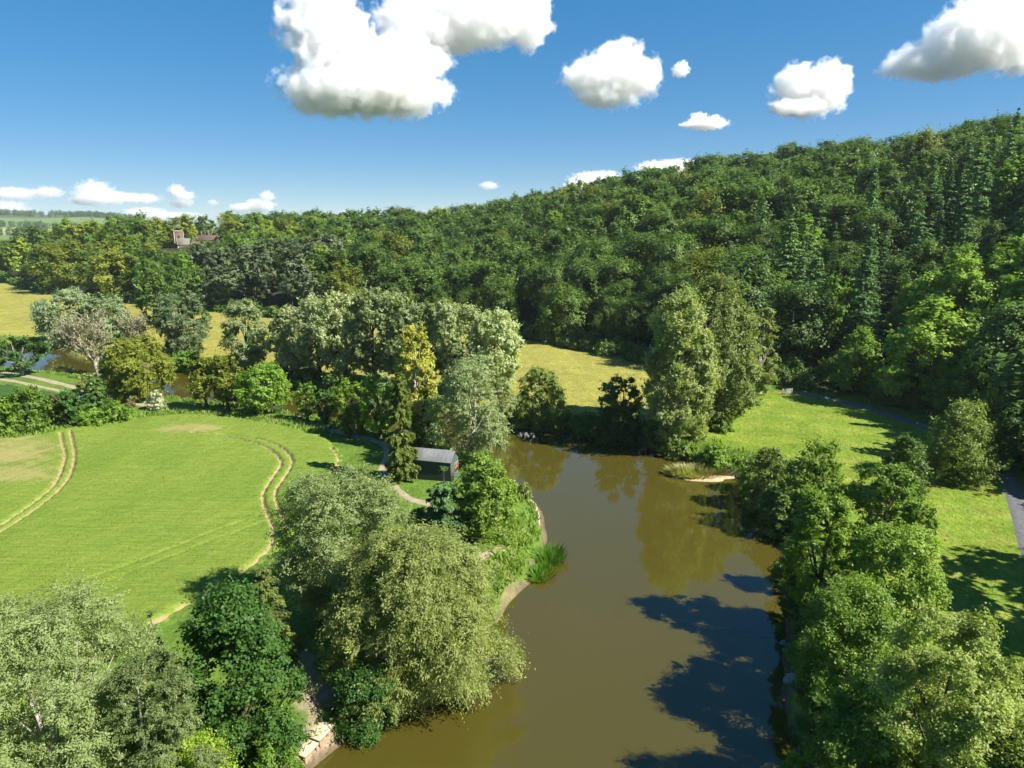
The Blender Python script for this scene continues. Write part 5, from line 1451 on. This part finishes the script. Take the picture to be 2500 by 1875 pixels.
def cloud(lobes, Y, label, density=1.0, seed=1, soft=0.42, amp=1.9):
    """lobes: picture x, y, half width, half height of the puffs this cloud is heaped from"""
    rng = np.random.RandomState(seed); k = Y/F
    c = atY(np.mean([l[0] for l in lobes]), np.mean([l[1] for l in lobes]), Y)
    W = max(l[0]+l[2] for l in lobes)-min(l[0]-l[2] for l in lobes)
    bm = bmesh.new(); lob = []
    for (x, y, rx, ry) in lobes:
        rx, ry = rx*1.0, ry*1.0
        p = atY(x, y, Y)-c; p[1] += rng.uniform(-0.3, 0.3)*rx*k
        r = (rx*k, max(0.8*rx, ry)*k, ry*k); lob.append((tuple(p), r))
        bmm = bmesh.ops.create_icosphere(bm, subdivisions=3, radius=1.0)
        for vv_ in bmm['verts']: vv_.co = (vv_.co.x*r[0]*1.22+p[0], vv_.co.y*r[1]*1.22+p[1], vv_.co.z*r[2]*1.22+p[2])
    me_ = bpy.data.meshes.new('cloud'); bm.to_mesh(me_); bm.free()
    o = bpy.data.objects.new('cloud', me_); COL.objects.link(o); o.location = c.tolist()
    size = W*k
    rm = o.modifiers.new('merge', 'REMESH'); rm.mode = 'VOXEL'; rm.voxel_size = size/60
    hgt = min(max(l[3] for l in lobes)*2*k, size)
    me_.materials.append(cloud_mat('cloud_vapour', lob, density*(15.0 if Y < 6000 else 4.5)/hgt, hgt, soft, amp if len(lobes) > 2 else 2.1))
    tag(o, label, 'cloud', 'cumulus clouds')
    return o
cloud([(790, 195, 165, 52), (700, 205, 80, 48), (880, 200, 75, 48), (870, 128, 95, 46), (760, 132, 110, 52), (690, 60, 82, 60), (720, 100, 85, 60), (690, 0, 72, 45), (745, 70, 60, 50)], 4200, 'largest bright white cumulus cloud, towering high left of the middle', 1.0, 2)
cloud([(890, 55, 80, 60), (960, 70, 90, 40), (1060, 50, 85, 52), (1140, 40, 50, 58), (1000, 20, 110, 50), (1170, 35, 22, 45)], 4500, 'bright cloud band at the top edge, joined to the right of the largest cumulus', 0.8, 3)
cloud([(1325, 165, 95, 55), (1275, 165, 58, 32), (1340, 130, 62, 45), (1390, 160, 40, 42), (1300, 205, 52, 26)], 4600, 'white puffy cumulus right of the middle of the sky', 0.75, 4)
cloud([(1470, 152, 18, 15), (1476, 143, 11, 12), (1460, 158, 10, 9)], 4600, 'tiny white puff of cloud right of the middle cumulus', 0.5, 5)
cloud([(1760, 195, 75, 50), (1720, 180, 48, 38), (1795, 165, 46, 34), (1715, 235, 60, 18)], 4800, 'compact white cumulus over the right hill', 0.85, 6)
cloud([(2110, 85, 110, 72), (2030, 125, 85, 42), (1960, 145, 60, 24), (2160, 60, 90, 60), (2240, 70, 100, 70)], 4400, 'large white cumulus in the upper right corner', 0.85, 7)
cloud([(1528, 266, 46, 12), (1512, 256, 22, 13), (1545, 259, 18, 11), (1490, 270, 22, 6)], 5000, 'small flat pale cloud below the compact cumulus', 0.45, 8)
cloud([(1285, 392, 60, 20), (1245, 404, 30, 14), (1310, 385, 36, 16)], 9000, 'white cloud peeping over the hill skyline, lower one', 0.9, 9)
cloud([(1445, 362, 66, 16), (1470, 356, 36, 12)], 9000, 'white cloud peeping over the hill skyline, upper one', 0.9, 10)
cloud([(210, 418, 45, 28), (240, 428, 62, 15), (300, 428, 50, 12), (180, 432, 36, 12)], 10000, 'bright cumulus low over the left horizon', 0.9, 11)
cloud([(383, 412, 20, 14), (390, 437, 26, 12), (400, 422, 24, 10)], 10000, 'small double cloud right of the bright low cumulus', 0.8, 12)
cloud([(560, 443, 34, 15), (578, 424, 17, 12), (530, 448, 38, 10)], 10000, 'white cumulus low on the horizon above the skyline spruces', 0.85, 13)
cloud([(30, 418, 50, 14), (100, 416, 34, 14)], 10500, 'grey flat cloud at the left edge near the horizon', 0.5, 14)
cloud([(15, 448, 40, 16)], 11000, 'pale cloud at the left edge just above the far hill', 0.45, 15)
cloud([(320, 460, 50, 12), (380, 466, 70, 8)], 11000, 'pale wide cloud bank lying on the horizon above the church', 0.4, 16)
cloud([(1056, 401, 22, 9)], 9000, 'tiny grey cloud over the start of the hill', 0.4, 17)
cloud([(460, 438, 12, 8)], 10000, 'tiny pale cloud between the low cumulus clouds', 0.4, 18)
cloud([(742, 460, 10, 9), (690, 466, 50, 6)], 11000, 'faint pale cloud on the horizon left of the hill', 0.4, 19)

# ------------------------------------------------------------------ the air of the valley
m, nt = new_mat('valley_haze'); out = node(nt, 'ShaderNodeOutputMaterial'); pv = node(nt, 'ShaderNodeVolumePrincipled')
pv.inputs['Color'].default_value = (0.80, 0.90, 1.0, 1); pv.inputs['Density'].default_value = 0.00006; pv.inputs['Anisotropy'].default_value = 0.2
nt.links.new(pv.outputs[0], out.inputs['Volume'])
hz_ = MB().box((0, 0, 58.0), (9700, 9700, 124.0)).build('haze', m); tag(hz_, kind='stuff')
hz_['label'] = 'thin pale summer haze filling the valley air'; hz_['category'] = 'haze'

# ------------------------------------------------------------------ light, sky, camera
wld = bpy.data.worlds.new('World'); sc.world = wld; wld.use_nodes = True
nt = wld.node_tree; nt.nodes.clear()
sky = node(nt, 'ShaderNodeTexSky', sky_type='NISHITA'); sky.sun_disc = False
sky.sun_elevation = SUN_EL; sky.sun_rotation = SUN_AZ; sky.altitude = 1000; sky.air_density = 0.7; sky.dust_density = 0.35; sky.ozone_density = 4.0
bgd = node(nt, 'ShaderNodeBackground'); bgd.inputs['Strength'].default_value = 0.114
ow = node(nt, 'ShaderNodeOutputWorld')
hsv = node(nt, 'ShaderNodeHueSaturation'); hsv.inputs['Saturation'].default_value = 1.98
gm = node(nt, 'ShaderNodeGamma'); gm.inputs[1].default_value = 0.47
nt.links.new(sky.outputs[0], gm.inputs[0]); nt.links.new(gm.outputs[0], hsv.inputs['Color']); nt.links.new(hsv.outputs[0], bgd.inputs[0]); nt.links.new(bgd.outputs[0], ow.inputs[0])
sd = bpy.data.lights.new('sun', 'SUN'); sd.energy = 4.8; sd.angle = math.radians(0.53); sd.color = (1.0, 0.94, 0.83)
so = bpy.data.objects.new('sun', sd); COL.objects.link(so); so.rotation_euler = (-SUNV).to_track_quat('-Z', 'Y').to_euler(); so.location = (SUNV*300)[:]
cd = bpy.data.cameras.new('camera'); cd.sensor_width = 36.0; cd.lens = 36.0*F/2212.0; cd.clip_start = 0.5; cd.clip_end = 60000
co = bpy.data.objects.new('camera', cd); COL.objects.link(co); co.location = (0, 0, H); co.rotation_euler = (math.radians(90)-PITCH, 0, 0)
sc.camera = co
sc.view_settings.view_transform = 'Standard'; sc.view_settings.look = 'None'; sc.view_settings.exposure = 1.5; sc.view_settings.gamma = 1.0
cy = sc.cycles
cy.max_bounces = 12; cy.diffuse_bounces = 4; cy.glossy_bounces = 2; cy.transmission_bounces = 3; cy.transparent_max_bounces = 6; cy.volume_bounces = 10
cy.use_denoising = True
sc.render.filter_size = 1.1
cy.sample_clamp_indirect = 6.0
